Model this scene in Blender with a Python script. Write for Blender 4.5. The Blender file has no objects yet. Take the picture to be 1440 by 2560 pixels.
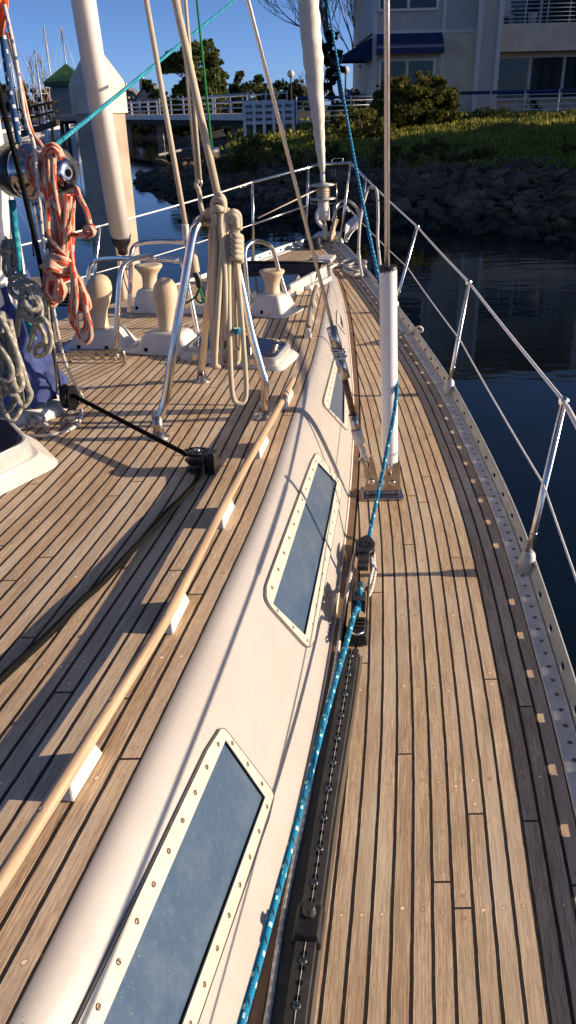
import bpy, math, random
from mathutils import Vector, Matrix
random.seed(7)
sc=bpy.context.scene; COL=sc.collection
PI=math.pi; rad=math.radians
# ------------------------------------------------------------------ camera model
FP=2000.0; PITCH=rad(27); ROLL=rad(-1.5); CZ=1.5
RM=Matrix.Rotation(rad(90)-PITCH,3,'X')@Matrix.Rotation(ROLL,3,'Z')
CP=Vector((0,0,CZ))
def ray(px,py): return RM@Vector(((px-720)/FP,(1280-py)/FP,-1.0))
def atY(px,py,Y):
    d=ray(px,py); return CP+d*(Y/d.y)
def onZ(px,py,z):
    d=ray(px,py); return CP+d*((z-CZ)/d.z)
cam=bpy.data.cameras.new('camera'); co=bpy.data.objects.new('camera',cam); COL.objects.link(co)
co.matrix_world=Matrix.Translation(CP)@RM.to_4x4()
cam.sensor_fit='VERTICAL'; cam.sensor_height=36; cam.lens=36*FP/2560; cam.clip_start=.05; cam.clip_end=3000
sc.camera=co
# ------------------------------------------------------------------ world, sun
SUNEL=15.8; SUNAZ=90.5   # azimuth measured from +y towards +x
w=bpy.data.worlds.new("World"); sc.world=w; w.use_nodes=True; nt=w.node_tree
sky=nt.nodes.new('ShaderNodeTexSky'); sky.sky_type='NISHITA'; sky.sun_disc=False
sky.sun_elevation=rad(SUNEL); sky.sun_rotation=rad(SUNAZ); sky.air_density=.3; sky.dust_density=.6; sky.ozone_density=4.0
bg=nt.nodes['Background']; nt.links.new(sky.outputs[0],bg.inputs[0]); bg.inputs[1].default_value=.113
sl=bpy.data.lights.new('sun','SUN'); sl.energy=5.0; sl.angle=rad(.5); sl.color=(1,.80,.58)
so=bpy.data.objects.new('sun',sl); COL.objects.link(so)
sd=Vector((math.sin(rad(SUNAZ))*math.cos(rad(SUNEL)),math.cos(rad(SUNAZ))*math.cos(rad(SUNEL)),math.sin(rad(SUNEL))))
so.rotation_euler=sd.to_track_quat('Z','Y').to_euler(); so.location=(30,0,20)
sc.view_settings.view_transform='Standard'; sc.view_settings.look='None'; sc.view_settings.gamma=1
sc.view_settings.exposure=0.66
sc.render.engine='CYCLES'; sc.render.resolution_x=576; sc.render.resolution_y=1024
# ------------------------------------------------------------------ materials
class NB:
    def __init__(s,name):
        s.m=bpy.data.materials.new(name); s.m.use_nodes=True; s.t=s.m.node_tree; s.b=s.t.nodes['Principled BSDF']
    def n(s,t,**k):
        x=s.t.nodes.new(t)
        for a,v in k.items(): setattr(x,a,v)
        return x
    def inp(s,sock,v):
        if hasattr(v,'is_output'): s.t.links.new(v,sock)
        elif isinstance(v,(tuple,list)): sock.default_value=tuple(v)+((1,) if len(v)==3 and len(sock.default_value)==4 else ())
        else: sock.default_value=v
    def m_(s,op,a,b=0.0,c=None):
        x=s.n('ShaderNodeMath',operation=op); s.inp(x.inputs[0],a); s.inp(x.inputs[1],b)
        if c is not None: s.inp(x.inputs[2],c)
        return x.outputs[0]
    def mix(s,f,a,b,bt='MIX'):
        x=s.n('ShaderNodeMix',data_type='RGBA',blend_type=bt); s.inp(x.inputs[0],f); s.inp(x.inputs[6],a); s.inp(x.inputs[7],b); return x.outputs[2]
    def comb(s,x,y,z=0.0):
        c=s.n('ShaderNodeCombineXYZ'); s.inp(c.inputs[0],x); s.inp(c.inputs[1],y); s.inp(c.inputs[2],z); return c.outputs[0]
    def noise(s,vec,sc_,det=3,rough=.5,dist=0.0):
        x=s.n('ShaderNodeTexNoise'); s.inp(x.inputs['Vector'],vec); x.inputs['Scale'].default_value=sc_; x.inputs['Detail'].default_value=det
        x.inputs['Roughness'].default_value=rough; x.inputs['Distortion'].default_value=dist; return x.outputs[0]
    def white(s,v):
        x=s.n('ShaderNodeTexWhiteNoise',noise_dimensions='1D'); s.inp(x.inputs['W'],v); return x.outputs[0]
    def ramp(s,f,stops):
        x=s.n('ShaderNodeValToRGB'); s.inp(x.inputs[0],f); e=x.color_ramp.elements
        while len(e)<len(stops): e.new(.5)
        for el,(p,c) in zip(e,stops): el.position=p; el.color=tuple(c)+(1,)
        return x.outputs[0]
    def mr(s,v,a,b,c=0.0,d=1.0):
        x=s.n('ShaderNodeMapRange'); s.inp(x.inputs[0],v); 
        for i,q in enumerate((a,b,c,d)): x.inputs[1+i].default_value=q
        return x.outputs[0]
    def obj(s): return s.n('ShaderNodeTexCoord').outputs['Object']
    def pos(s): return s.n('ShaderNodeNewGeometry').outputs['Position']
    def uv(s):
        x=s.n('ShaderNodeTexCoord'); y=s.n('ShaderNodeSeparateXYZ'); s.t.links.new(x.outputs['UV'],y.inputs[0]); return y.outputs[0],y.outputs[1]
    def bump(s,h,st=.3,d=.01):
        x=s.n('ShaderNodeBump'); s.inp(x.inputs['Height'],h); x.inputs['Strength'].default_value=st; x.inputs['Distance'].default_value=d
        s.t.links.new(x.outputs[0],s.b.inputs['Normal'])
    def set(s,**k):
        for a,v in k.items(): s.inp(s.b.inputs[a.replace('_',' ')],v)
        return s.m
def plain(name,c,r=.5,metal=0.0,var=.12,scale=8,bump=0.0,bscale=60,c2=None,wpos=False,lo=.35,hi=.65):
    b=NB(name); v=b.pos() if wpos else b.obj()
    f=b.mr(b.noise(v,scale,5,.6),lo,hi)
    d=c2 or tuple(x*(1-var) for x in c); e=c if c2 else tuple(min(1,x*(1+var)) for x in c)
    b.set(Base_Color=b.mix(f,d,e),Metallic=metal)
    rr=b.mr(b.noise(v,scale*2.3,3),.3,.7,max(.02,r*.8),min(1,r*1.2)); b.set(Roughness=rr)
    if bump: b.bump(b.noise(v,bscale,4,.6),bump,.01)
    return b.m
def teak(name,light=1.0,pitch=.0416):
    b=NB(name); u,v=b.uv()
    vec=b.comb(b.m_('MULTIPLY',u,6.0),v)
    wob=b.m_('MULTIPLY',b.m_('SUBTRACT',b.noise(b.comb(b.m_('MULTIPLY',u,30.0),b.m_('MULTIPLY',v,14.0)),1.0,3),.5),.0034)
    uu=b.m_('ADD',u,wob)
    q=b.m_('DIVIDE',uu,pitch); pid=b.m_('FLOOR',q); f=b.m_('FRACT',q)
    e=b.m_('ABSOLUTE',b.m_('SUBTRACT',f,.5))           # 0 centre .. .5 edge
    seam=b.mr(e,.397,.417)
    r1=b.white(pid); r2=b.white(b.m_('ADD',pid,91.7))
    L=1.9
    vq=b.m_('DIVIDE',b.m_('ADD',v,b.m_('MULTIPLY',r1,L*3)),L); sid=b.m_('FLOOR',vq); vf=b.m_('MULTIPLY',b.m_('FRACT',vq),L)
    butt=b.m_('LESS_THAN',vf,.0055)
    tint=b.white(b.m_('ADD',b.m_('MULTIPLY',sid,13.37),b.m_('MULTIPLY',pid,7.13)))
    tint2=b.white(b.m_('ADD',b.m_('MULTIPLY',sid,3.71),b.m_('MULTIPLY',pid,5.91)))
    # bungs
    du=b.m_('MULTIPLY',b.m_('SUBTRACT',f,.5),pitch)
    sp=.36
    pq=b.m_('DIVIDE',b.m_('ADD',v,b.m_('MULTIPLY',r2,.03)),sp)
    dv=b.m_('MULTIPLY',b.m_('SUBTRACT',b.m_('FRACT',pq),.5),sp)
    d1=b.m_('SQRT',b.m_('ADD',b.m_('MULTIPLY',du,du),b.m_('MULTIPLY',dv,dv)))
    dv2=b.m_('SUBTRACT',b.m_('ABSOLUTE',b.m_('SUBTRACT',b.m_('ABSOLUTE',b.m_('SUBTRACT',vf,.002)),.03)),0.0)
    d2=b.m_('SQRT',b.m_('ADD',b.m_('MULTIPLY',du,du),b.m_('MULTIPLY',dv2,dv2)))
    d=b.m_('MINIMUM',d1,d2)
    disc=b.m_('LESS_THAN',d,.0042); ring=b.m_('MULTIPLY',b.m_('LESS_THAN',d,.0054),b.m_('GREATER_THAN',d,.0042))
    brnd=b.white(b.m_('ADD',b.m_('MULTIPLY',b.m_('FLOOR',pq),2.3),b.m_('MULTIPLY',pid,17.1)))
    # grain: every plank gets its own offset
    g=b.comb(b.m_('ADD',b.m_('MULTIPLY',u,300.0),b.m_('MULTIPLY',tint,90.0)),b.m_('ADD',b.m_('MULTIPLY',v,9.0),b.m_('MULTIPLY',tint,50.0)))
    g1=b.noise(g,1.0,4,.6,.5)
    gf=b.noise(b.comb(b.m_('MULTIPLY',u,1100.0),b.m_('ADD',b.m_('MULTIPLY',v,45.0),b.m_('MULTIPLY',tint,50.0))),1.0,3,.65)
    wv=b.comb(b.m_('ADD',b.m_('MULTIPLY',u,45.0),b.m_('MULTIPLY',tint,40.0)),b.m_('ADD',b.m_('MULTIPLY',v,3.2),b.m_('MULTIPLY',tint2,60.0)))
    fig=b.m_('FRACT',b.m_('MULTIPLY',b.noise(wv,.6,2,.5),9.0)); fig=b.m_('ABSOLUTE',b.m_('SUBTRACT',fig,.5))
    blot=b.noise(vec,5.0,4,.6)
    big=b.noise(vec,1.3,3,.6)
    k=light
    c=b.mix(b.mr(g1,.36,.66),(.20*k,.130*k,.075*k),(.63*k,.475*k,.300*k))
    c=b.mix(b.m_('MULTIPLY',b.mr(tint,0,1),.42),c,(.64*k,.52*k,.38*k))
    c=b.mix(b.m_('MULTIPLY',b.mr(tint2,.5,1),.30),c,(.33*k,.22*k,.13*k))
    c=b.mix(b.m_('MULTIPLY',fig,.45),c,(.30*k,.18*k,.105*k))
    c=b.mix(b.mr(gf,.44,.66,0,.70),c,(.17*k,.10*k,.06*k))
    c=b.mix(b.mr(blot,.52,.78,0,.5),c,(.20*k,.145*k,.105*k))
    c=b.mix(b.mr(big,.45,.7,0,.55),c,(.50*k,.43*k,.34*k))
    c=b.mix(b.mr(b.noise(b.comb(b.m_('MULTIPLY',u,14.0),b.m_('MULTIPLY',v,2.2)),1.0,4,.65),.5,.72,0,.5),c,(.24*k,.165*k,.105*k))
    c=b.mix(disc,c,b.mix(brnd,(.34*k,.21*k,.12*k),(.72*k,.56*k,.40*k)))
    c=b.mix(b.m_('MULTIPLY',ring,.75),c,(.10,.055,.035))
    dark=b.m_('MAXIMUM',seam,butt)
    cst=b.mix(b.mr(b.noise(vec,60.0,2),.60,.72),(.024,.018,.016),(.11,.09,.07))
    c=b.mix(dark,c,cst)
    b.set(Base_Color=c,Roughness=b.mr(g1,.3,.7,.55,.8),Specular_IOR_Level=.3)
    h=b.m_('ADD',b.m_('MULTIPLY',b.m_('SUBTRACT',1.0,dark),1.0),b.m_('ADD',b.m_('MULTIPLY',g1,.35),b.m_('MULTIPLY',gf,.25)))
    b.bump(h,.55,.0016); return b.m
def wood(name,c1,c2,sc_=1.0):
    b=NB(name); u,v=b.uv(); g=b.comb(b.m_('MULTIPLY',u,14.0*sc_),b.m_('MULTIPLY',v,5.0*sc_)); n=b.noise(g,1.0,5,.65,.8)
    c=b.mix(b.mr(n,.3,.7),c1,c2); c=b.mix(b.mr(b.noise(b.obj(),3.0,3),.45,.75,0,.45),c,tuple(x*.55 for x in c1))
    b.set(Base_Color=c,Roughness=.55); b.bump(n,.25,.002); return b.m
def rope(name,base,fleck=None,fq=22.0,amount=.3,n=2.0,dirt=.25,bst=.6,second=None):
    b=NB(name); u,v=b.uv()
    x1=b.m_('FRACT',b.m_('ADD',b.m_('MULTIPLY',u,4.0),b.m_('MULTIPLY',v,150.0)))
    x2=b.m_('FRACT',b.m_('SUBTRACT',b.m_('MULTIPLY',u,4.0),b.m_('MULTIPLY',v,150.0)))
    br=b.m_('MULTIPLY',b.m_('ABSOLUTE',b.m_('SUBTRACT',x1,.5)),b.m_('ABSOLUTE',b.m_('SUBTRACT',x2,.5)))
    c=b.mix(b.mr(br,0,.16),tuple(x*.62 for x in base),base)
    c=b.mix(b.mr(b.noise(b.comb(u,b.m_('MULTIPLY',v,5.0)),3.0,4),.45,.75,0,dirt),c,tuple(x*.4 for x in base))
    if fleck:
        a=b.m_('LESS_THAN',b.m_('FRACT',b.m_('ADD',b.m_('MULTIPLY',v,fq),b.m_('MULTIPLY',b.m_('FLOOR',b.m_('MULTIPLY',u,n)),.37))),amount)
        e=b.m_('LESS_THAN',b.m_('FRACT',b.m_('ADD',b.m_('MULTIPLY',u,n),b.m_('MULTIPLY',v,4.0))),.5)
        c=b.mix(b.m_('MULTIPLY',a,e),c,fleck)
        if second:
            a2=b.m_('LESS_THAN',b.m_('FRACT',b.m_('ADD',b.m_('MULTIPLY',v,fq),b.m_('ADD',.45,b.m_('MULTIPLY',u,1.3)))),.14)
            e2=b.m_('LESS_THAN',b.m_('FRACT',b.m_('MULTIPLY',u,3.0)),.5)
            c=b.mix(b.m_('MULTIPLY',a2,e2),c,second)
    b.set(Base_Color=c,Roughness=.8,Specular_IOR_Level=.2); b.bump(br,bst,.002); return b.m
def leafmat(name,c1,c2,c3):
    b=NB(name); g=b.n('ShaderNodeNewGeometry'); r=g.outputs['Random Per Island']
    c=b.mix(b.mr(r,0,1),c1,c2); c=b.mix(b.mr(b.noise(b.obj(),.6,3),.45,.7),c,c3)
    b.set(Base_Color=c,Roughness=.6,Specular_IOR_Level=.2); 
    tr=b.n('ShaderNodeBsdfTranslucent'); b.t.links.new(c,tr.inputs[0])
    mx=b.n('ShaderNodeMixShader'); mx.inputs[0].default_value=.3; b.t.links.new(b.b.outputs[0],mx.inputs[1]); b.t.links.new(tr.outputs[0],mx.inputs[2])
    b.t.links.new(mx.outputs[0],b.t.nodes['Material Output'].inputs[0]); return b.m
M={}
M['teak']=teak('teak deck',1.50); M['teak_dark']=wood('old teak trim',(.16,.09,.05),(.34,.21,.13))
M['railwood']=wood('bare teak rail',(.30,.20,.12),(.58,.42,.27)); M['railgrey']=wood('weathered rail',(.24,.19,.14),(.42,.34,.26))
def gelmat():
    b=NB('white gelcoat'); v=b.pos(); base=b.mix(b.mr(b.noise(v,2.2,4),.35,.65),(.405,.375,.35),(.43,.40,.375))
    sm=b.noise(v,9.0,5,.7,.4); c=b.mix(b.mr(sm,.60,.80,0,.30),base,(.30,.26,.22))
    mp=b.n('ShaderNodeMapping'); b.t.links.new(v,mp.inputs[0]); mp.inputs['Scale'].default_value=(4,60,4); st=b.noise(mp.outputs[0],1.0,4,.7)
    c=b.mix(b.mr(st,.56,.8,0,.28),c,(.32,.28,.235)); sp=b.noise(v,160,1,.5); c=b.mix(b.mr(sp,.755,.79,0,.7),c,(.16,.13,.10))
    b.set(Base_Color=c,Roughness=b.mr(sm,.3,.7,.22,.42)); b.bump(b.noise(v,3.5,2),.12,.01); return b.m
M['gel']=gelmat()
M['box']=plain('white moulded box',(.62,.58,.54),.3,var=.05,scale=5)
M['gelgrey']=plain('old gelcoat',(.64,.62,.60),.32,var=.05,scale=5)
M['sealant']=plain('pale sealant',(.80,.70,.58),.6,var=.08,scale=20)
M['winframe']=plain('cream anodised frame',(.50,.465,.40),.4,var=.07,scale=25)
M['screw']=plain('dull screw',(.22,.16,.12),.45,metal=.6)
M['alu']=plain('anodised aluminium',(.50,.50,.47),.42,metal=.35,var=.12,scale=15)
M['railalu']=plain('pale rail flange',(.62,.61,.59),.5,metal=.05,var=.14,scale=14)
M['rod']=plain('bright rigging rod',(.82,.76,.70),.36,metal=.8,var=.06)
M['steel']=plain('polished stainless',(.74,.68,.61),.2,metal=1,var=.08,scale=20)
M['steeld']=plain('brushed stainless',(.48,.43,.38),.30,metal=1,var=.2,scale=30)
M['chrome']=plain('chrome',(.46,.43,.41),.12,metal=1,var=.03)
M['whitewire']=plain('white coated wire',(.82,.80,.78),.35,var=.04)
M['black']=plain('black plastic',(.020,.019,.019),.38,var=.3,scale=30)
M['blackm']=plain('black anodised',(.055,.052,.050),.45,metal=.3,var=.25,scale=18)
M['hole']=plain('dark hole',(.006,.006,.006),.9)
M['hole'].node_tree.nodes['Principled BSDF'].inputs['Specular IOR Level'].default_value=0
M['tape']=plain('grey rigging tape',(.55,.54,.52),.5,var=.2,scale=40,bump=.3)
M['bronze']=plain('weathered bronze thread',(.16,.075,.04),.5,metal=.5,var=.5,scale=30)
M['pvc']=plain('white pvc tube',(.80,.78,.77),.3,var=.03)
M['mast']=plain('white painted mast',(.74,.71,.67),.35,var=.05,scale=2)
M['pole']=plain('pale painted spar',(.78,.74,.70),.33,var=.04,scale=3)
M['cowl']=plain('old cream vinyl',(.66,.54,.38),.6,c2=(.50,.37,.24),scale=7,bump=.15)
M['sail']=plain('rolled sailcloth',(.74,.69,.60),.8,var=.08,scale=9,bump=.5,bscale=14)
M['canvas']=plain('blue canvas',(.045,.070,.23),.85,c2=(.022,.035,.12),scale=11,bump=.6,bscale=25)
M['orange']=plain('orange nylon',(.95,.16,.02),.7,var=.1)
M['concrete']=plain('pile concrete',(.50,.41,.31),.85,c2=(.34,.27,.20),scale=2.2,bump=.35,bscale=18,wpos=True)
M['cap']=plain('painted pile cap',(.78,.68,.54),.6,c2=(.58,.47,.33),scale=3,bump=.1)
M['dock']=plain('dock boards',(.22,.19,.15),.85,var=.25)
def windowglass():
    b=NB('dusty blue acrylic'); v=b.pos()
    d1=b.noise(v,70,5,.7); d2=b.noise(v,9,4,.6); d3=b.noise(v,240,2,.6)
    f=b.m_('ADD',b.mr(d1,.45,.8,0,.35),b.mr(d2,.45,.75,0,.4))
    c=b.mix(f,(.050,.088,.150),(.13,.17,.215)); c=b.mix(b.mr(d3,.70,.76,0,.6),c,(.42,.44,.44))
    b.set(Base_Color=c,Roughness=.22,IOR=1.45,Specular_IOR_Level=.4); return b.m
M['acrylic']=windowglass()
M['smoked']=plain('smoked hatch glass',(.012,.013,.018),.06,var=.2)
def water():
    b=NB('harbour water'); p=b.pos()
    mp=b.n('ShaderNodeMapping'); b.t.links.new(p,mp.inputs[0]); mp.inputs['Scale'].default_value=(.7,1.9,1)
    n1=b.noise(mp.outputs[0],1.5,2,.45,.3); n2=b.noise(mp.outputs[0],6.0,2,.5); patch=b.mr(b.noise(p,.06,2),.4,.62,.15,1)
    h=b.m_('MULTIPLY',b.m_('ADD',n1,b.m_('MULTIPLY',n2,.16)),patch)
    b.set(Base_Color=(.0022,.0055,.0105),Roughness=.015,IOR=1.33); b.bump(h,.30,.030); return b.m
M['water']=water()
M['soil']=plain('bank soil',(.045,.040,.028),.95,c2=(.020,.018,.012),scale=.8,bump=.5,bscale=3)
def rockmat():
    b=NB('dark riprap'); v=b.pos(); gi=b.n('ShaderNodeNewGeometry').outputs['Random Per Island']; oi=b.n('ShaderNodeObjectInfo').outputs['Random']
    r=b.m_('FRACT',b.m_('ADD',gi,oi)); n1=b.noise(v,2.2,6,.65); n2=b.noise(v,14,4,.6)
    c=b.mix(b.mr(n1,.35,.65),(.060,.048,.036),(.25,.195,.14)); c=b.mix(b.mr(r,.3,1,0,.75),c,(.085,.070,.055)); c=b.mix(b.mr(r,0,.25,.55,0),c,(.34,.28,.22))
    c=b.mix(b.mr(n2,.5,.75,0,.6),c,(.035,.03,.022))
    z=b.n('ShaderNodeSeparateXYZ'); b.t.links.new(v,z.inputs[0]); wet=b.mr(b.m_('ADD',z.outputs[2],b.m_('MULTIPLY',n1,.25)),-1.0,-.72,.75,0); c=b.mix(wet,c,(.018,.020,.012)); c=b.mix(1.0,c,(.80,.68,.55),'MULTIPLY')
    b.set(Base_Color=c,Roughness=.85); b.bump(b.m_('ADD',n1,b.m_('MULTIPLY',n2,.5)),1.0,.06); return b.m
M['rock']=rockmat()
M['siding']=None
def siding(name,c,gap=.11):
    b=NB(name); s=b.n('ShaderNodeSeparateXYZ'); b.t.links.new(b.pos(),s.inputs[0]); f=b.m_('FRACT',b.m_('DIVIDE',s.outputs[2],gap))
    n=b.noise(b.pos(),1.2,4); col=b.mix(b.mr(n,.3,.7),tuple(x*.85 for x in c),c)
    col=b.mix(b.m_('MULTIPLY',b.m_('LESS_THAN',f,.12),.5),col,tuple(x*.4 for x in c)); b.set(Base_Color=col,Roughness=.7); b.bump(f,.6,.02); return b.m
M['siding']=siding('grey clapboard',(.72,.59,.48)); M['panel']=plain('grey wall panel',(.62,.50,.41),.75,var=.06,scale=1.5)
M['trim']=plain('pale grey trim',(.78,.68,.60),.6,var=.04); M['stucco']=plain('beige stucco',(.84,.64,.44),.85,var=.12,scale=2,bump=.2)
M['wtrim']=plain('cream window trim',(.84,.76,.64),.5,var=.04); M['awning']=plain('navy awning cloth',(.004,.018,.085),.7,var=.12,scale=3,bump=.1,bscale=9)
M['winglass']=plain('dark window glass',(.014,.015,.018),.04,var=.2,bump=.02,bscale=1.2)
M['curtain']=plain('cream curtain',(.22,.17,.09),.9,var=.3,scale=3)
M['railwhite']=plain('white painted rail',(.72,.71,.74),.4,var=.05); M['railblue']=plain('navy rail cover',(.012,.03,.12),.5,var=.15)
M['roofgreen']=plain('green metal roof',(.055,.15,.055),.5,c2=(.03,.08,.03),scale=2)
M['kiosk']=plain('grey green kiosk boards',(.30,.29,.27),.7,var=.06); M['darkwood']=plain('tarred timber',(.03,.027,.025),.85,var=.3,scale=4)
M['boatwhite']=plain('boat white',(.78,.76,.72),.35,var=.04); M['boatblue']=plain('boat canvas navy',(.02,.03,.09),.8)
M['mastgrey']=plain('far mast',(.40,.40,.42),.4,metal=.3)
M['bark']=plain('bark',(.10,.08,.065),.9,var=.3,scale=5,bump=.4,bscale=12); M['barkpale']=plain('pale bark',(.20,.165,.14),.9,var=.3,scale=5)
M['leafdark']=leafmat('dark foliage',(.018,.032,.010),(.045,.062,.018),(.028,.045,.012))
M['leafolive']=leafmat('olive foliage',(.050,.075,.018),(.12,.135,.035),(.075,.10,.025))
M['leafbush']=leafmat('bush foliage',(.075,.075,.014),(.17,.165,.03),(.11,.115,.02))
M['leafbrown']=leafmat('autumn foliage',(.12,.065,.028),(.20,.12,.05),(.09,.06,.03))
M['grass']=leafmat('ice plant',(.11,.135,.020),(.42,.38,.08),(.20,.22,.035))
M['housewall']=plain('far house wall',(.30,.26,.22),.8,var=.1); M['houseroof']=plain('far roof',(.13,.11,.10),.8,var=.15)
M['lampglobe']=plain('lamp globe',(.55,.54,.5),.3)
M['r_blue']=rope('blue braid',(.010,.235,.46),(.42,.75,.62),17.0,.16,3.0,.15,second=(.02,.03,.03))
M['r_teal']=rope('turquoise line',(.02,.24,.34),(.04,.32,.42),30,.5,2,.1)
M['r_grey']=rope('grey braid',(.60,.57,.52),(.75,.72,.66),40,.4,4,.3)
M['r_cream']=rope('cream braid',(.66,.56,.42),None,dirt=.35); M['r_dirty']=rope('grimy grey braid',(.34,.32,.26),(.46,.44,.37),35,.4,3,.4)
M['r_red']=rope('red flecked braid',(.74,.52,.38),(.56,.055,.025),15.0,.66,3.0,.12)
M['r_black']=rope('black braid',(.010,.010,.010),(.032,.032,.030),130,.25,5,.1)
M['r_black'].node_tree.nodes['Principled BSDF'].inputs['Specular IOR Level'].default_value=.03
M['r_white']=rope('white blue flecked braid',(.70,.66,.60),(.06,.10,.25),24,.22,2,.25); M['r_navy']=rope('navy flecked braid',(.03,.09,.22),(.55,.60,.66),26,.28,2,.1)
M['r_green']=rope('thin green line',(.02,.22,.06)); M['r_redthin']=rope('thin red line',(.45,.12,.08))
# ------------------------------------------------------------------ mesh builder
WL={}
class MB:
    def __init__(s): s.v=[];s.f=[];s.uv=[];s.mi=[];s.sm=[]
    def face(s,idx,uv=None,mi=0,sm=False): s.f.append(tuple(idx)); s.uv.append(uv or [(0,0)]*len(idx)); s.mi.append(mi); s.sm.append(sm)
    def grid(s,rows,uvs=None,mi=0,sm=True,flip=False):
        b=len(s.v); n=len(rows[0])
        for r in rows: s.v.extend([tuple(p) for p in r])
        for i in range(len(rows)-1):
            for j in range(n-1):
                q=[b+i*n+j,b+i*n+j+1,b+(i+1)*n+j+1,b+(i+1)*n+j]
                t=[uvs[i][j],uvs[i][j+1],uvs[i+1][j+1],uvs[i+1][j]] if uvs else None
                if flip: q=q[::-1]; t=t[::-1] if t else None
                s.face(q,t,mi,sm)
        return s
    def box(s,c,size,rot=None,mi=0,taper=1.0,taper2=None):
        b=len(s.v); c=Vector(c); hx,hy,hz=[q/2 for q in size]; t2=taper if taper2 is None else taper2
        for z in (-1,1):
            for x,y in ((-1,-1),(1,-1),(1,1),(-1,1)):
                k=taper if z>0 else 1; k2=t2 if z>0 else 1
                p=Vector((x*hx*k,y*hy*k2,z*hz)); 
                if rot is not None: p=rot@p
                s.v.append(tuple(c+p))
        sx,sy,sz=size
        for q in ((3,2,1,0),(4,5,6,7),(0,1,5,4),(1,2,6,5),(2,3,7,6),(3,0,4,7)): s.face([b+i for i in q],[(0,0),(sx,0),(sx,sy),(0,sy)],mi)
        return s
    def tube(s,pts,r,seg=10,mi=0,cap=True,closed=False,sm=True,flat=1.0):
        pts=[Vector(p) for p in pts]; P=[pts[0]]
        RR=list(r) if isinstance(r,(list,tuple)) else None; R2=[RR[0]] if RR else None
        for i in range(1,len(pts)):
            if (pts[i]-P[-1]).length>1e-5:
                P.append(pts[i]); 
                if RR: R2.append(RR[i])
        pts=P; n=len(pts); 
        if n<2: return s
        T=[]
        for i in range(n):
            if closed: t=(pts[(i+1)%n]-pts[(i-1)%n])
            else: t=pts[min(n-1,i+1)]-pts[max(0,i-1)]
            T.append(t.normalized() if t.length>1e-9 else Vector((0,0,1)))
        a=Vector((0,0,1)) if abs(T[0].z)<.9 else Vector((0,1,0))
        N=(a-T[0]*a.dot(T[0])).normalized(); b=len(s.v); L=0; Ls=[]
        for i in range(n):
            if i: L+=(pts[i]-pts[i-1]).length
            Ls.append(L)
            N=(N-T[i]*N.dot(T[i])); N=N.normalized() if N.length>1e-6 else T[i].orthogonal().normalized()
            B=T[i].cross(N); rr=R2[i] if R2 else r
            for k in range(seg):
                an=2*PI*k/seg; s.v.append(tuple(pts[i]+N*(math.cos(an)*rr)+B*(math.sin(an)*rr*flat)))
        m=n if closed else n-1
        for i in range(m):
            j=(i+1)%n; l1=Ls[i]; l2=Ls[j] if j else L+.05
            for k in range(seg):
                k2=(k+1)%seg
                s.face([b+i*seg+k,b+i*seg+k2,b+j*seg+k2,b+j*seg+k],[(k/seg,l1),((k+1)/seg,l1),((k+1)/seg,l2),(k/seg,l2)],mi,sm)
        if cap and not closed:
            s.face([b+k for k in range(seg)][::-1],None,mi); s.face([b+(n-1)*seg+k for k in range(seg)],None,mi)
        return s
    def lathe(s,base,axis,prof,seg=20,mi=0,sm=True,caps=True):   # prof: (radius, distance along axis)
        base=Vector(base); ax=Vector(axis).normalized(); N=ax.orthogonal().normalized(); B=ax.cross(N); b=len(s.v)
        for r,h in prof:
            for k in range(seg):
                a=2*PI*k/seg; s.v.append(tuple(base+ax*h+(N*math.cos(a)+B*math.sin(a))*max(r,1e-4)))
        for i in range(len(prof)-1):
            for k in range(seg):
                k2=(k+1)%seg; s.face([b+i*seg+k,b+i*seg+k2,b+(i+1)*seg+k2,b+(i+1)*seg+k],[(k/seg,prof[i][1]),((k+1)/seg,prof[i][1]),((k+1)/seg,prof[i+1][1]),(k/seg,prof[i+1][1])],mi,sm)
        if caps: s.face([b+k for k in range(seg)][::-1],None,mi); s.face([b+(len(prof)-1)*seg+k for k in range(seg)],None,mi)
        return s
    def prism(s,poly,off,mi=0,sm=False):      # poly: 3d points, off: thickness vector
        b=len(s.v); n=len(poly); off=Vector(off)
        for p in poly: s.v.append(tuple(p))
        for p in poly: s.v.append(tuple(Vector(p)+off))
        s.face(list(range(b,b+n))[::-1],[(poly[i][0],poly[i][1]) for i in range(n)][::-1],mi); s.face(list(range(b+n,b+2*n)),[(poly[i][0],poly[i][1]) for i in range(n)],mi)
        for i in range(n): j=(i+1)%n; s.face([b+i,b+j,b+n+j,b+n+i],None,mi,sm)
        return s
    def build(s,name,mats,parent=None,bevel=0,recalc=True):
        if not isinstance(mats,(list,tuple)): mats=[mats]
        xs=[p[0] for p in s.v]; ys=[p[1] for p in s.v]; zs=[p[2] for p in s.v]
        c=Vector(((min(xs)+max(xs))/2,(min(ys)+max(ys))/2,min(zs)))
        me=bpy.data.meshes.new(name); me.from_pydata([(p[0]-c.x,p[1]-c.y,p[2]-c.z) for p in s.v],[],s.f)
        for m in mats: me.materials.append(M[m] if isinstance(m,str) else m)
        me.polygons.foreach_set('material_index',s.mi); me.polygons.foreach_set('use_smooth',s.sm)
        ul=me.uv_layers.new(name='UVMap'); fl=[x for f in s.uv for p in f for x in p]; ul.data.foreach_set('uv',fl)
        me.validate()
        if recalc:
            import bmesh
            bm=bmesh.new(); bm.from_mesh(me); bmesh.ops.recalc_face_normals(bm,faces=bm.faces); bm.to_mesh(me); bm.free()
        o=bpy.data.objects.new(name,me); COL.objects.link(o); WL[o.name]=c
        if parent: o.parent=parent; o.location=c-WL[parent.name]
        else: o.location=c
        if bevel:
            bv=o.modifiers.new('bevel','BEVEL'); bv.width=bevel; bv.segments=2; bv.limit_method='ANGLE'; bv.angle_limit=rad(40)
        return o
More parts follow.
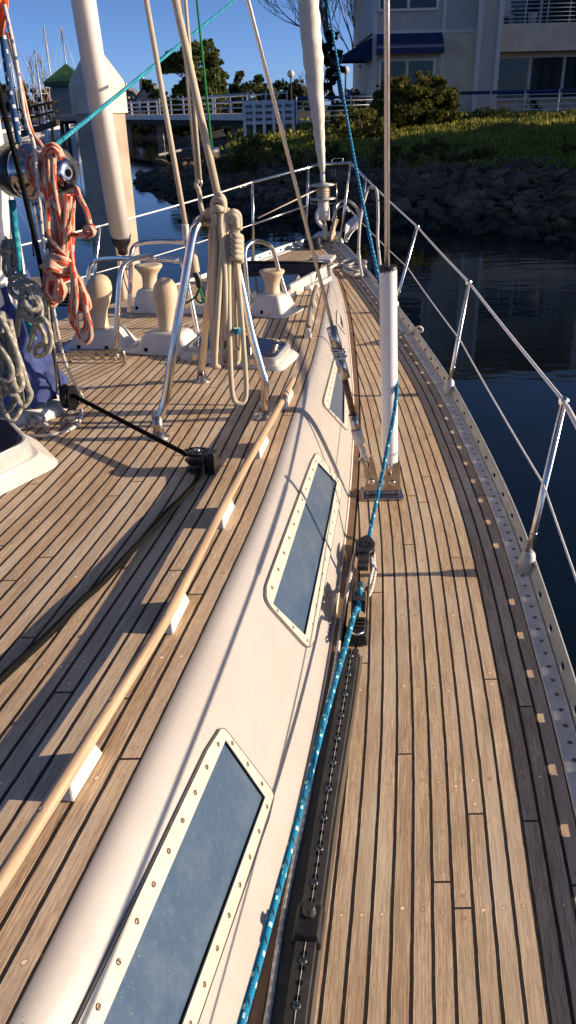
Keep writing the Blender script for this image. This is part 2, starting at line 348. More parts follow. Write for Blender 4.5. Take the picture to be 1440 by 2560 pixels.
def tag(o,label=None,cat=None,group=None,kind=None):
    for k,v in (('label',label),('category',cat),('group',group),('kind',kind)):
        if v: o[k]=v
    return o
def thing(name,loc,label,cat,group=None):
    o=bpy.data.objects.new(name,None); COL.objects.link(o); o.location=loc; WL[o.name]=Vector(loc); o.empty_display_size=.2
    return tag(o,label,cat,group)
def copytree(src,loc,label=None,rz=0,scale=None):
    r=src.copy(); COL.objects.link(r); r.location=loc; r.rotation_euler=(0,0,rz)
    if scale is not None: r.scale=scale
    if label: r['label']=label
    for ch in list(src.children):
        c=ch.copy(); COL.objects.link(c); c.parent=r
        for g in ch.children:
            d=g.copy(); COL.objects.link(d); d.parent=c
    return r
def cat(pts,n=8,closed=False):      # Catmull-Rom
    pts=[Vector(p) for p in pts]; out=[]; N=len(pts)
    rng=range(N) if closed else range(N-1)
    for i in rng:
        g=(lambda k: pts[k%N]) if closed else (lambda k: pts[max(0,min(N-1,k))])
        p0,p1,p2,p3=g(i-1),g(i),g(i+1),g(i+2)
        for k in range(n):
            t=k/n; out.append(.5*((2*p1)+(-p0+p2)*t+(2*p0-5*p1+4*p2-p3)*t*t+(-p0+3*p1-3*p2+p3)*t**3))
    if not closed: out.append(pts[-1])
    return out
def lerp(a,b,t): return a+(b-a)*t
def table(t,x):
    if x<=t[0][0]: 
        (a,b),(c,d)=t[0],t[1]; return b+(x-a)*(d-b)/(c-a)
    for (a,b),(c,d) in zip(t,t[1:]):
        if x<=c: return b+(x-a)*(d-b)/(c-a)
    (a,b),(c,d)=t[-2],t[-1]; return d+(x-c)*(d-b)/(c-a)
def smooth_table(t,lo,hi,st=.1,it=30):
    xs=[lo+i*st for i in range(int((hi-lo)/st)+1)]; ys=[table(t,x) for x in xs]
    for _ in range(it): ys=[ys[0]]+[(ys[i-1]+2*ys[i]+ys[i+1])/4 for i in range(1,len(ys)-1)]+[ys[-1]]
    return list(zip(xs,ys))
# ------------------------------------------------------------------ the boat's shape (metres; stem ahead, camera over the starboard side deck)
RH=.05                                           # toe rail height
def dk(y): return .004*max(0,y-2)**2
def ontop(px,py,f,off=0.0):
    d=ray(px,py); z=0.0
    for _ in range(40):
        y=d.y*(z-CZ)/d.z; z=z*.3+.7*(f(y)+off)
    return CP+d*((z-CZ)/d.z)
CTt=smooth_table([(-2,.42),(1.5,.42),(3,.405),(4.2,.375),(5,.345),(6,.29),(6.8,.235),(7.3,.20),(7.45,.19)],-2,7.5)
def ct(y): return table(CTt,y)
def curve(pix,f,off=0.0,lo=-2.0,hi=9.0,slope=.23,it=12):
    p=[ontop(a,b,f,off) for a,b in pix]; t=sorted((q.y,q.x) for q in p)
    t=[(lo,t[0][1]-(t[0][0]-lo)*slope)]+t
    return smooth_table(t,lo,hi,.1,it)
Ct=curve([(1470,1800),(1440,1712),(1402,1600),(1371,1500),(1340,1408),(1290,1272),(1215,1115),(1134,960),(1040,825),(995,765),(940,700),(905,660),(858,603),(826,592)],dk,RH,slope=.16)
At=curve([(30,2540),(270,2070),(443,1715),(545,1500),(590,1400),(640,1300),(680,1200),(710,1100),(745,1000),(783,900),(805,800),(824,700),(822,675)],ct,lo=-2,hi=7.5)
Bt=curve([(610,2560),(680,2300),(745,2050),(790,1850),(825,1650),(850,1450),(868,1300),(882,1130),(884,1000),(877,900),(868,800),(850,720),(835,685)],dk,lo=-2,hi=7.5)
def XC(y): return table(Ct,y)-.022              # foot of the toe rail web
def XA(y): return table(At,y)
def XB(y): return table(Bt,y)
S=Vector((.44,8.85,0)); PH=rad(13.7); AX=Vector((math.sin(PH),math.cos(PH),0)); LT=Vector((math.cos(PH),-math.sin(PH),0))
def mirror(p):
    p=Vector(p); d=(p-S).dot(LT); return p-LT*(2*d)
def xcl(y): return S.x-(S.y-y)*math.tan(PH)
def sect(y,n=9):                                 # cabin side, top edge to deck
    a=Vector((XA(y),y,ct(y))); b=Vector((XB(y),y,dk(y))); w=b.x-a.x; h=a.z-b.z
    P1=Vector((a.x+w*.34,y,a.z-.0*h)); P2=Vector((a.x+w*.52,y,a.z-.40*h)); out=[]
    for i in range(n+1):
        t=i/n; out.append(a*(1-t)**3+P1*3*t*(1-t)**2+P2*3*t*t*(1-t)+b*t**3)
    return out
YF=7.4
def H(x,y):
    p=Vector((x,y,0))
    if (p-S).dot(LT)<0: p=mirror(p); x,y=p.x,p.y
    if y>YF: return dk(y)
    a,b=XA(y),XB(y)
    if x<=a: return ct(y)
    if x>=b: return dk(y)
    s=sect(y,12)
    for p,q in zip(s,s[1:]):
        if x<=q.x: return lerp(p.z,q.z,(x-p.x)/max(1e-6,q.x-p.x))
    return dk(y)
def surf(px,py,off=0.0):                          # where a line of sight meets the boat's upper surface
    d=ray(px,py); d=d/math.hypot(d.x,d.y); t=.3
    while t<14:
        p=CP+d*t
        if p.z<=H(p.x,p.y)+off: break
        t+=.01
    lo,hi=t-.01,t
    for _ in range(12):
        m=(lo+hi)/2; p=CP+d*m
        if p.z<=H(p.x,p.y)+off: hi=m
        else: lo=m
    return CP+d*hi
def hn(x,y):                                      # surface normal
    e=.012; return Vector((H(x-e,y)-H(x+e,y),H(x,y-e)-H(x,y+e),2*e)).normalized()
def arcs(fx,lo,hi,st):
    out=[];L=0;n=int(round((hi-lo)/st))
    for i in range(n+1):
        y=lo+i*st
        if i: L+=math.hypot(st,fx(y)-fx(y-st))
        out.append((y,L))
    return out
boat=thing('sailing_yacht',(0.0,3.0,-1.3),'white sailing yacht with teak decks seen from its starboard side deck towards the bow','sailing yacht')
W=boat
# decks
def deckmesh(fx0,fx1,z,fu,ylo,yhi,st,n,dz=0.0,v0=0.0):
    R=[];U=[]
    for y,L in arcs(fu,ylo,yhi,st):
        th=math.atan((fu(y+.05)-fu(y-.05))/.1); row=[];ur=[]
        for j in range(n+1):
            x=lerp(fx0(y),fx1(y),j/n); row.append(Vector((x,y,z(y)+dz))); ur.append(((fu(y)-x)*math.cos(th),L+v0))
        R.append(row);U.append(ur)
    return R,U
FL=.05                                            # flange width
mb=MB()
R,U=deckmesh(lambda y:XB(y)-.005,lambda y:XC(y)-FL+.004,dk,lambda y:XC(y)-FL,-1.2,YF+.05,.05,10); mb.grid(R,U)
R2,U2=deckmesh(xcl,lambda y:XC(y)-FL+.004,dk,lambda y:XC(y)-FL,YF+.05,8.85,.05,12); L0=U[-1][0][1]; U2=[[(a,b+L0) for a,b in r] for r in U2]; mb.grid(R2,U2)
mb.grid([[mirror(p) for p in r] for r in R],U); mb.grid([[mirror(p) for p in r] for r in R2],U2)
mb.build('side_deck','teak',W)
mb=MB(); R,U=deckmesh(xcl,lambda y:XA(y)+.002,ct,lambda y:XA(y),-1.2,YF,.05,14)
mb.grid(R,U); mb.grid([[mirror(p) for p in r] for r in R],[[(a,b+.37) for a,b in r] for r in U]); mb.build('coachroof_deck','teak',W)
mb=MB(); rows=[[p+Vector((0,0,-.0035)) if i==0 else p for i,p in enumerate(sect(y,14))] for y in [(-1.2+.1*i) for i in range(int(round((YF+1.2)/.1))+1)]]
rows=[[r[0]+Vector((-.03,0,-.004))]+r for r in rows]
mb.grid(rows); mb.grid([[mirror(p) for p in r] for r in rows])
f=rows[-1]; mf=[mirror(p) for p in f]; zb=dk(YF)-.01
top=f+mf[::-1]
mb.grid([[p for p in f],[Vector((p.x,p.y+.03,zb)) for p in f]]); mb.grid([[p for p in mf],[Vector((p.x,p.y+.03,zb)) for p in mf]])
mb.build('cabin_side','gel',W)
# front face of the cabin between the two sides
mb=MB(); n=12; a=f[0]; b2=mf[0]
mb.grid([[a.lerp(b2,i/n)+Vector((0,0,-.004)) for i in range(n+1)],[a.lerp(b2,i/n)+Vector((0,.05,0))+Vector((0,0,zb-a.z)) for i in range(n+1)]]); mb.build('cabin_front','gel',W)
# pale sealant and margin board where the cabin meets the deck
mb=MB(); rows=[];uv=[]
for y,L in arcs(XB,-1.2,YF,.05): rows.append([(XB(y)-.004,y,dk(y)+.004),(XB(y)+.034,y,dk(y)+.004)]); uv.append([(0.006,L),(.036,L)])
mb.grid(rows,uv); mb.grid([[mirror(p) for p in r] for r in rows],uv); mb.build('margin_board','teak_dark',W)
mb=MB(); mb.tube([(XB(y)+.036,y,dk(y)+.002) for y in [(-1.2+.06*i) for i in range(143)]],.0035,6); mb.build('margin_caulking','hole',W)
mb=MB(); mb.tube([(XB(y)+.001,y,dk(y)+.004) for y in [(-1.2+.06*i) for i in range(143)]],.005,6); mb.build('sealant_bead','sealant',W)
# hull
mb=MB(); R=[]
for i in range(70):
    y=-1.2+i*(8.9+1.2)/69; x=XC(y)+.012; c=xcl(y); row=[]
    for k in range(7):
        t=k/6; z=lerp(dk(y)+.003,-1.6,t); row.append((lerp(x,c,.10*t+.3*t*t),y,z))
    R.append(row)
mb.grid(R); mb.grid([[mirror(p) for p in r] for r in R]); mb.build('hull','gel',W)
# toe rail
def railbits(mirr):
    T=(lambda p: mirror(p)) if mirr else (lambda p: Vector(p))
    F=MB(); ys=[-1.2+.05*i for i in range(202)]
    pr=[(-FL,.0),(-FL,.0055),(-FL+.004,.007),(-.004,.007),(0,.010)]
    F.grid([[T((XC(y)+a,y,dk(y)+b)) for a,b in pr] for y in ys]); fl=F.build('rail_flange','railalu',W)
    G=MB(); AL=arcs(XC,-1.2,8.85,.01); tot=AL[-1][1]; inv=[(l,y) for y,l in AL]
    import bisect
    ls=[q[0] for q in inv]
    def yat(s): 
        i=min(len(ls)-2,max(0,bisect.bisect(ls,s)-1)); a,b=inv[i],inv[i+1]; return lerp(a[1],b[1],(s-a[0])/(b[0]-a[0]))
    lean=.022/RH
    def q(s,z0,z1,inset=0):
        pass
    cells=[]; s=.04; sp=.19; hl=.036
    while s+sp<tot:
        cells.append((s,s+hl)); s+=sp
    def blk(s0,s1,z0,z1,n):
        rows=[]
        for i in range(n+1):
            y=yat(lerp(s0,s1,i/n)); z=dk(y); x0=XC(y)
            A=(x0+z0*lean,y,z+z0); B=(x0+z1*lean,y,z+z1); t=.004
            rows.append([T(A),T(B),T((B[0]+t,y,B[2])),T((A[0]+t,y,A[2])),T(A)])
        G.grid(rows,sm=False)
    zh0,zh1=.0155,.0320
    blk(0,tot,0,zh0,200); blk(0,tot,zh1,RH-.004,200)
    prev=0
    for a,b in cells:
        blk(prev,a,zh0,zh1,4); prev=b
        # rounded corners of the slot
        for (sa,sb) in ((a,a+.004),(b-.004,b)):
            blk(sa,sb,zh0,zh0+.003,1); blk(sa,sb,zh1-.003,zh1,1)
    blk(prev,tot,zh0,zh1,6)
    G.tube([T((XC(y)+.022,y,dk(y)+RH)) for y in ys],.006,8)
    tr=G.build('toe_rail','alu',W)
    Sx=MB(); s=.02
    while s<tot:
        y=yat(s); p=T((XC(y)-.022,y,dk(y)+.0072)); 
        Sx.lathe(p,(0,0,1),[(.0072,0),(.0066,.0006),(.003,.0007)],8)
        s+=.0633
    o=Sx.build('flange_screws','screw',W); tag(o,kind='stuff')
railbits(False); railbits(True)
# cabin windows: traced outline on the cabin side, frame standing 6 mm proud
def on(px,py,off=0.0):
    p=surf(px,py); return p+hn(p.x,p.y)*off
def rounded(poly,rs,n=5):
    out=[];N=len(poly)
    for i in range(N):
        p=poly[i]; a=poly[i-1]-p; b=poly[(i+1)%N]-p; r=min(rs[i],a.length*.45,b.length*.45)
        if r<=1e-4: out.append(p); continue
        p0=p+a.normalized()*r; p2=p+b.normalized()*r
        for k in range(n+1):
            t=k/n; out.append(p0*(1-t)**2+p*2*t*(1-t)+p2*t*t)
    return out
def proj2(px,py,off): p=surf(px,py); return p+hn(p.x,p.y)*off
def window(outer,inner,radii,nscrew,name='cabin_window'):
    wd=MB()
    Po=[Vector((a,b,0)) for a,b in outer]; Pi=[Vector((a,b,0)) for a,b in inner]
    # subdivide edges equally in both outlines so they correspond
    K=14; O=[];I=[];N=len(Po); FR=MB()
    Or=rounded(Po,radii,4); 
    for i in range(N):
        a,b=Pi[i],Pi[(i+1)%N]; c,d=Po[i],Po[(i+1)%N]
        for k in range(K): O.append(c.lerp(d,k/K)); I.append(a.lerp(b,k/K))
    # round the outer corners: pull towards chord
    def rcorner(O):
        out=[]; n=len(O)
        for i,p in enumerate(O):
            j=i%K; ci=i//K
            dd=min(j,K-j); cidx=ci if j<=K/2 else (ci+1)%N; corner=Po[cidx]; r=radii[cidx]
            dist=(p-corner).length
            if dist<r:
                a=(Po[cidx-1]-corner).normalized(); b=(Po[(cidx+1)%N]-corner).normalized()
                side=1 if j<=K/2 else -1
                t=.5+side*.5*dist/r; q=corner+a*r*(1-t)**2+b*r*t*t; out.append(q)
            else: out.append(p)
        return out
    O=rcorner(O)
    M_=len(O)
    prof=[]   # rows: outer bottom, outer top, inner top, inner bottom
    r0=[proj2(p.x,p.y,-.002) for p in O]; r1=[proj2(p.x,p.y,.0085) for p in O]
    r2=[proj2(p.x,p.y,.0085) for p in I]; r3=[proj2(p.x,p.y,.0005) for p in I]
    rows=[[a,b,c,d] for a,b,c,d in zip(r0,r1,r2,r3)]; rows.append(rows[0])
    FR.grid(rows,sm=False)
    # screws
    peri=[]
    mid=[(a+b)/2 for a,b in zip(O,I)]; wpos=[proj2(p.x,p.y,.0084) for p in mid]; Ls=[0]
    for i in range(M_): Ls.append(Ls[-1]+(wpos[(i+1)%M_]-wpos[i]).length)
    for k in range(nscrew):
        s=(k+.5)*Ls[-1]/nscrew; i=max(j for j in range(M_) if Ls[j]<=s); t=(s-Ls[i])/max(1e-6,Ls[i+1]-Ls[i]); p=wpos[i].lerp(wpos[(i+1)%M_],t); nn=hn(p.x,p.y)
        FR.lathe(p,nn,[(.0052,0),(.005,.0012),(.003,.0016)],8,mi=1)
        FR.box(p+nn*.0017,(.009,.0012,.0006),nn.to_track_quat('Z','Y').to_matrix()@Matrix.Rotation(random.uniform(0,3),3,'Z'),mi=2)
    fo=FR.build(name,['winframe','screw','hole'],W)
    gk=MB(); gk.tube([p+(q-p)*.0 for p,q in zip(r1,r1)],.0009,5,closed=True); gk.tube([p+hn(p.x,p.y)*.003 for p in r3],.0022,5,closed=True); gk.build('shadow_line_and_gasket','hole',fo)  # outer black tube draws the frame's shadow line; inner tube is the gasket
    G=MB(); cx=sum((p for p in Pi),Vector())/N
    rings=[]
    # pane: bilinear patch over the inner quad
    a,b,c,d=Pi; n=14; rows=[]
    for i in range(n+1):
        l=a.lerp(d,i/n); r=b.lerp(c,i/n); rows.append([proj2(*(l.lerp(r,k/4).xy),.0015) for k in range(5)])
    G.grid(rows,sm=True); G.build('pane','acrylic',fo)
    return fo
# order: forward-inboard, forward-outboard, aft-outboard, aft-inboard  (quads)
window([(543,1808),(684,1992),(412,2760),(88,2760)],[(556,1852),(655,1994),(372,2760),(160,2760)],[34,30,4,4],26)
window([(785,1128),(853,1212),(774,1634),(649,1496)],[(791,1158),(838,1208),(757,1590),(676,1512)],[16,14,34,40],28)
window([(838,880),(864,900),(868,1082),(803,1012)],[(845,898),(858,912),(857,1062),(819,1024)],[8,8,14,14],26)
window([(841,775),(854,800),(862,838),(839,808)],[(848,788),(852,800),(857,826),(848,810)],[4,4,5,4],12,'small_cabin_window')
# ------------------------------------------------------------------ deck gear
V3=Vector
UP=V3((0,0,1))
def foot(mb,p,r=.026,mi=0): mb.lathe(p+UP*.001,UP,[(r,0),(r,.004),(r*.6,.009),(r*.52,.03)],16,mi)
# --- stanchions and lifelines
STN=[((1310,1430),(1410,1003)),((1131,985),(1172,706)),((1000,780),(1043,567))]
tops=[]
for i,(b,t) in enumerate(STN):
    p=ontop(*b,dk); p.x=XC(p.y)-.006; tp=atY(*t,p.y)
    st=MB(); d=(tp-p).normalized(); st.tube([p+d*.06,p+d*.16,p+d*.17,tp+d*.004],[.0125,.0125,.0112,.0112],12)
    st.tube([p+d*.155,p+d*.162],.0132,12)
    so_=st.build('stanchion','steel',W)
    sk=MB(); sk.lathe(p+UP*.004,(tp-p),[(.036,0),(.033,.03),(.024,.07),(.017,.082)],14); sk.lathe(p+V3((-.034,-.004,.03)),(-1,-.2,.2),[(.006,0),(.006,.004)],8)
    sk.build('stanchion_socket','alu',so_,bevel=.002)
    cp=MB(); cp.lathe(tp,(1,.1,.1),[(.012,-.013),(.012,.013)],10); cp.lathe(tp,d,[(.0125,-.004),(.0125,.010),(.006,.014)],10); cp.build('stanchion_cap','steel',so_)
    tops.append((p,tp))
# near, out of frame
p0=V3((XC(.55)-.006,.55,0)); tp0=p0+V3((.055,0,.635))
st=MB(); st.tube([p0+(tp0-p0)*.1,tp0],.0115,12); so_=st.build('stanchion','steel',W); sk=MB(); sk.lathe(p0,(tp0-p0),[(.036,0),(.033,.03),(.024,.07),(.017,.082)],14); sk.build('stanchion_socket','alu',so_)
pulT=atY(914,446,7.75)
def sag(a,b,s,n=14):
    return [a.lerp(b,i/n)-UP*(4*s*(i/n)*(1-i/n)) for i in range(n+1)]
up=[tp0]+[t for p,t in tops]+[pulT]
for i in range(4):
    a,b=up[i],up[i+1]; mb=MB(); L=(b-a); 
    if i==0:
        mb.tube([a,b-L.normalized()*.0],.0062,10); mb.tube([b-L.normalized()*.05,b-L.normalized()*.6],.0085,10)
    else: mb.tube(sag(a,b,.004),.0062,10)
    mb.build('lifeline','whitewire',W)
lowp=[atY(1018,668,tops[2][0].y),atY(1150,850,tops[1][0].y),atY(1358,1210,tops[0][0].y)]
low=[p0.lerp(tp0,.5)]+[lowp[2],lowp[1],lowp[0]]+[atY(904,556,7.75)]
for i in range(4):
    mb=MB(); mb.tube(sag(low[i],low[i+1],.006),.0035,8); mb.build('lower_lifeline','whitewire',W)
# --- pulpit
def railp(px,py): return ontop(px,py,dk,RH)
pb=railp(894,640); ps=railp(851,604); qs=railp(765,604); qa=railp(634,648)
T1=atY(914,446,pb.y-.05); T2=atY(876,407,ps.y+.15); T3=atY(797,411,ps.y+.12); T4=atY(771,419,qs.y); T5=atY(631,455,qa.y)
M1=atY(904,554,pb.y); M2=atY(864,514,ps.y+.06); M3=atY(768,514,qs.y); M4=atY(634,560,qa.y)
mb=MB(); R_=.0135
mb.tube(cat([T1,T1.lerp(T2,.5)+UP*.004,T2],6)+cat([T2,T2.lerp(T3,.5),T3,T4],6)[1:]+[T5],R_,10)
pu=mb.build('pulpit','steel',W)
for a,b in ((T1,pb),(T2,ps),(T4,qs),(T5,qa)):
    mb=MB(); mb.tube([a,b],R_*.92,10); mb.build('pulpit_leg','steel',pu)
    mb=MB(); mb.lathe(b-UP*.03,(a-b),[(.034,0),(.03,.03),(.018,.06)],12); mb.build('leg_socket','alu',pu)
mb=MB(); mb.tube([M1,M2],R_*.75,8); mb.tube([M3,M4],R_*.75,8); mb.build('pulpit_mid_rail','steel',pu)
mb=MB(); l1,l2=atY(831,408,ps.y+.14),atY(856,406,ps.y+.14); mb.tube(cat([l1,l1+UP*.035,l1.lerp(l2,.5)+UP*.04,l2+UP*.035,l2],5),.004,6); mb.build('light_bracket','steel',pu)
mb=MB(); l=atY(833,432,8.9); mb.box(l,(.05,.05,.07)); mb.build('bow_light','black',pu,bevel=.006)
# port lifelines and stanchions
pst=[(ontop(263,800,dk),(248,560)),(ontop(40,880,dk),(30,640))]
ptp=[]
for p,t in pst:
    pass
P1b=V3((-1.46,6.05,dk(6.05)+.03)); P1t=atY(250,565,6.05)
P2b=V3((-2.75,4.1,dk(4))); P2t=P2b+UP*.63+V3((-.03,0,0))
for b,t in ((P1b,P1t),(P2b,P2t)):
    mb=MB(); mb.tube([b,t],.0118,10); o_=mb.build('stanchion','steel',W); mb=MB(); mb.lathe(b-UP*.02,(t-b),[(.036,0),(.03,.04),(.017,.085)],12); mb.build('stanchion_socket','alu',o_)
for a,b in ((T5,P1t),(P1t,P2t)):
    mb=MB(); mb.tube(sag(a,b,.012),.0062,8); mb.build('lifeline','whitewire',W)
for a,b in ((M4,P1b.lerp(P1t,.5)),(P1b.lerp(P1t,.5),P2b.lerp(P2t,.5))):
    mb=MB(); mb.tube(sag(a,b,.012),.0038,8); mb.build('lower_lifeline','whitewire',W)
mb=MB(); a,b=atY(617,461,qa.y-.02),atY(605,466,qa.y-.08); mb.tube([T5,a],.012,8); mb.tube([a,b],.017,8); mb.tube([b,b+(b-a)*.6],.009,8); mb.build('lifeline_turnbuckle','steeld',W)
mb=MB(); a=atY(645,545,qa.y); b=atY(800,470,8.7); mb.tube([a,b],.0065,8); tag(mb.build('furling_line','r_cream'),'cream furling line led from the port pulpit leg forward to the furling drum','rope')
# --- handrails
def handrail(pix,feet,r,zr,mats,name='handrail'):
    ps=[surf(a,b) for a,b in pix]; path=[]
    pts=[]
    for (a,b) in pix:
        q=ray(a,b); # height above coachroof
        t=.3; p=surf(a,b,zr); pts.append(p)
    path=cat(pts,6); n=len(path)
    mb=MB(); mb.tube(path,[r*.9]+[r]*(n-2)+[r*.9],14,flat=1.0); ho=mb.build(name,mats[0],W)
    return ho,pts,path
def footblk(par,a,b,zt,wd,mat='box'):
    # long rail foot: trapezoid from deck up to the rail
    dlt=(b-a); L=dlt.length; d=dlt.normalized(); s=d.cross(UP).normalized(); m=(a+b)/2
    mb=MB(); z0=H(m.x,m.y)
    lo=[a-s*wd*1.0,a+s*wd*1.0,b+s*wd*1.0,b-s*wd*1.0]; hi=[a+d*L*.10-s*wd*.55,a+d*L*.10+s*wd*.55,b-d*L*.10+s*wd*.55,b-d*L*.10-s*wd*.55]
    for p in lo: p.z=z0+.001
    for p in hi: p.z=z0+zt
    k=len(mb.v); mb.v+= [tuple(p) for p in lo+hi]
    for q in ((3,2,1,0),(4,5,6,7),(0,1,5,4),(1,2,6,5),(2,3,7,6),(3,0,4,7)): mb.face([k+i for i in q])
    mb.build('rail_foot',mat,par,bevel=.004)
HR=.043
ho,pts,path=handrail([(-120,2390),(0,2205),(130,2000),(280,1762),(400,1572),(470,1440),(560,1262),(640,1118),(700,1012),(733,948)],None,.0132,HR,['railwood'])
def feetfrom(ho,lst,zt=.045):
    for (a,b) in lst:
        p=surf(*a); q=surf(*b); footblk(ho,p,q,zt,.017)
def onpath(path,py):
    return min(path,key=lambda p:abs(projpy(p)-py))
def projpy(p):
    v=RM.transposed()@(V3(p)-CP); return 1280-FP*(v.y/-v.z)
def projpx(p):
    v=RM.transposed()@(V3(p)-CP); return 720+FP*(v.x/-v.z)
for y0,y1 in ((1985,1880),(1600,1510),(1350,1290),(1182,1145),(1060,1030),(985,955)):
    a=onpath(path,y0-40*(2200-y0)/1000-20); b=onpath(path,y1-40*(2200-y1)/1000-20)
    if (a-b).length<.02: continue
    footblk(ho,V3(a),V3(b),HR-.005,.016)
mb=MB()
for p in path[4:-2:7]: mb.lathe(p+UP*.0128,UP,[(.006,0),(.006,.0012),(.004,.0015)],8)
mb.build('rail_plug','railgrey',ho)
ho,pts,path=handrail([(770,818),(776,780),(783,745),(791,716)],None,.017,.055,['railgrey'])
for py in (822,780,745,720):
    a=onpath(path,py); b=a+(path[-1]-path[0]).normalized()*.05
    footblk(ho,V3(a)-(b-a)*.6,V3(b),.05,.02)
# --- mast pulpit (three legged frame by the mast)
def surfz(px,py): return surf(px,py)
B1,B2,B3=surf(398,1095),surf(505,953),surf(660,1045)
AP=atY(545,533,3.02)
mb=MB(); TR=.0165
k1=atY(480,600,2.86); k2=atY(505,548,2.92)
mb.tube(cat([B1+UP*.07,atY(413,1000,B1.y+.01),atY(432,880,2.79),atY(455,745,2.82),k1,atY(491,566,2.88),k2,atY(525,538,2.97),AP],7),TR,14)
fr=mb.build('mast_guard','steel',W)
for pts_ in ([AP+V3((0,.01,0)),atY(572,585,3.02),atY(600,700,3.0),atY(628,830,2.98),atY(655,928,2.96),atY(663,960,2.955),B3+UP*.03],[AP+V3((0,.03,-.02)),atY(532,640,3.2),atY(520,760,3.3),B2+UP*.03]):
    mb=MB(); mb.tube(cat(pts_,6),TR*.96,14); mb.build('guard_leg','steel',fr)
mb=MB(); mb.tube([B1+UP*.005,B1+UP*.09],.0195,14); mb.build('guard_leg','steeld',fr)
for b in (B1,B2,B3):
    mb=MB(); foot(mb,b,.040); mb.tube([b+UP*.02,b+UP*.07],.0190,14); mb.lathe(b+UP*.055+V3((0,-.019,0)),(0,-1,0),[(.005,0),(.005,.003)],8); mb.build('leg_base','steeld',fr)
# --- chainplate, turnbuckle, shrouds
Cc=surf(955,1240); yc=Cc.y
mb=MB(); ax=V3((1,-.02,0)).normalized()
mb.box(Cc+V3((0,.01,.008)),(.175,.12,.012)); ch=mb.build('chainplate','steeld',W,bevel=.004)
mb=MB(); mb.box(Cc+V3((.002,.015,.022)),(.14,.07,.014)); mb.build('plate_base','steeld',ch,bevel=.004)
yp=yc
def flatpoly(pix,y,th=.014):
    return [atY(a,b,y) for a,b in pix],V3((0,th,0))
for poly in ([(908,1235),(914,1200),(908,1165),(897,1150),(903,1144),(914,1148),(916,1165),(924,1170),(921,1147),(930,1138),(936,1160),(943,1190),(948,1210),(948,1238)],
             [(950,1238),(962,1205),(966,1150),(971,1143),(975,1160),(984,1162),(987,1140),(995,1133),(1000,1160),(1000,1240)]):
    P,o_=flatpoly(poly,yp-.012); mb=MB(); mb.prism(P,o_); mb.build('toggle_plate','steeld',ch,bevel=.0015)
for a,b in ((928,1205),(980,1208)):
    c=atY(a,b,yp-.013); mb=MB(); mb.lathe(c,(0,-1,0),[(.014,-.02),(.014,.005),(.011,.008)],14); mb.build('clevis_pin','steel',ch)
# lower shroud with bottle-screw
def lnp(px,py): return atY(px,py,yp+.0)
S0,S1,S2,S3,S4,S5,S6=lnp(918,1175),lnp(893,1096),lnp(882,1040),lnp(868,958),lnp(862,925),lnp(831,818),lnp(620,0)
shd=thing_=None
mb=MB(); e=S6+(S6-S5)*1.6; mb.tube([S5,e],.0074,10); sh=mb.build('lower_shroud','rod',W)
mb=MB(); mb.tube([lnp(920,1182),lnp(905,1120)],.0125,12); mb.build('toggle_fork','steel',sh)
mb=MB(); mb.tube([lnp(912,1145),lnp(897,1100)],.017,14,flat=.55); mb.tube([lnp(899,1108),lnp(890,1073)],.022,14); mb.build('rigging_tape','tape',sh)
mb=MB(); mb.tube([lnp(891,1080),lnp(883,1036)],.0195,14); mb.build('turnbuckle_nut','steeld',sh)
mb=MB(); mb.tube([lnp(884,1042),lnp(860,940)],.0125,12); mb.build('threaded_stud','bronze',sh)
mb=MB(); mb.tube([lnp(863,945),lnp(848,890)],.0205,14); mb.tube([lnp(845,880),lnp(829,818)],.0205,14); mb.build('turnbuckle_body','steeld',sh)
mb=MB(); a,b=lnp(850,893),lnp(843,872)
for i in range(9):
    c=a.lerp(b,i/8); ring=[c+V3((math.cos(t)*(.023+.004*random.random()),math.sin(t)*.023,random.uniform(-.008,.008))) for t in [k*PI/5 for k in range(10)]]; mb.tube(ring,.0022,5,closed=True)
mb.build('lock_wire','tape',sh)
# cap shroud in its white tube
mb=MB(); c0,c1=atY(975,1152,yp),atY(970,668,yp); c0.y+=.0
mb.tube([c0,c1],.0335,20,cap=False); mb.tube([c0+UP*.001,c1-UP*.001],.0305,20,cap=False); mb.tube([c1-UP*.004,c1+UP*.001],.0335,20,cap=False)
tb=mb.build('shroud_tube','pvc',W)
mb=MB(); mb.lathe(c1,UP,[(.0305,-.02),(.033,-.018),(.0345,.0),(.031,.006),(.012,.006),(.012,-.02)],20); mb.build('tube_plug','black',tb)
mb=MB(); mb.tube([c0-UP*.06,c0+UP*.01],.015,12); mb.build('shroud_fork','steel',tb)
mb=MB(); g0=c1-UP*.1; g1=atY(967,0,yp); mb.tube([g0,g1+(g1-g0)*1.6],.0098,10); mb.build('cap_shroud','rod',W)
# --- genoa track with car and end block
trk=[(880,1640),(871,1700),(860,1770),(846,1850),(829,1950),(811,2060),(791,2200),(772,2330),(750,2480),(734,2600)]
TP=cat([surf(a,b) for a,b in trk],6)
def strip(mb,path,x0,x1,z0,z1,mi=0):
    rows=[]
    for i,p in enumerate(path):
        t=(path[min(len(path)-1,i+1)]-path[max(0,i-1)]); t.z=0; t.normalize(); s=V3((t.y,-t.x,0))
        if s.x<0: s=-s
        b=dk(p.y); rows.append([V3((p.x,p.y,b))+s*x+UP*z for x,z in ((x0,z0),(x0,z1),(x1,z1),(x1,z0),(x0,z0))])
    mb.grid(rows,sm=False,mi=mi); 
    for r in (rows[0],rows[-1]): 
        k=len(mb.v); mb.v+=[tuple(p) for p in r[:4]]; mb.face([k,k+1,k+2,k+3],None,mi)
mb=MB(); strip(mb,TP,-.062,.024,.002,.010); tk=mb.build('genoa_track','blackm',W)
mb=MB(); strip(mb,TP,-.0205,.0205,.010,.028); mb.build('track_bar','blackm',tk,bevel=.002)
mb=MB(); strip(mb,TP,.026,.034,.001,.005); mb.build('track_bed','railgrey',tk)
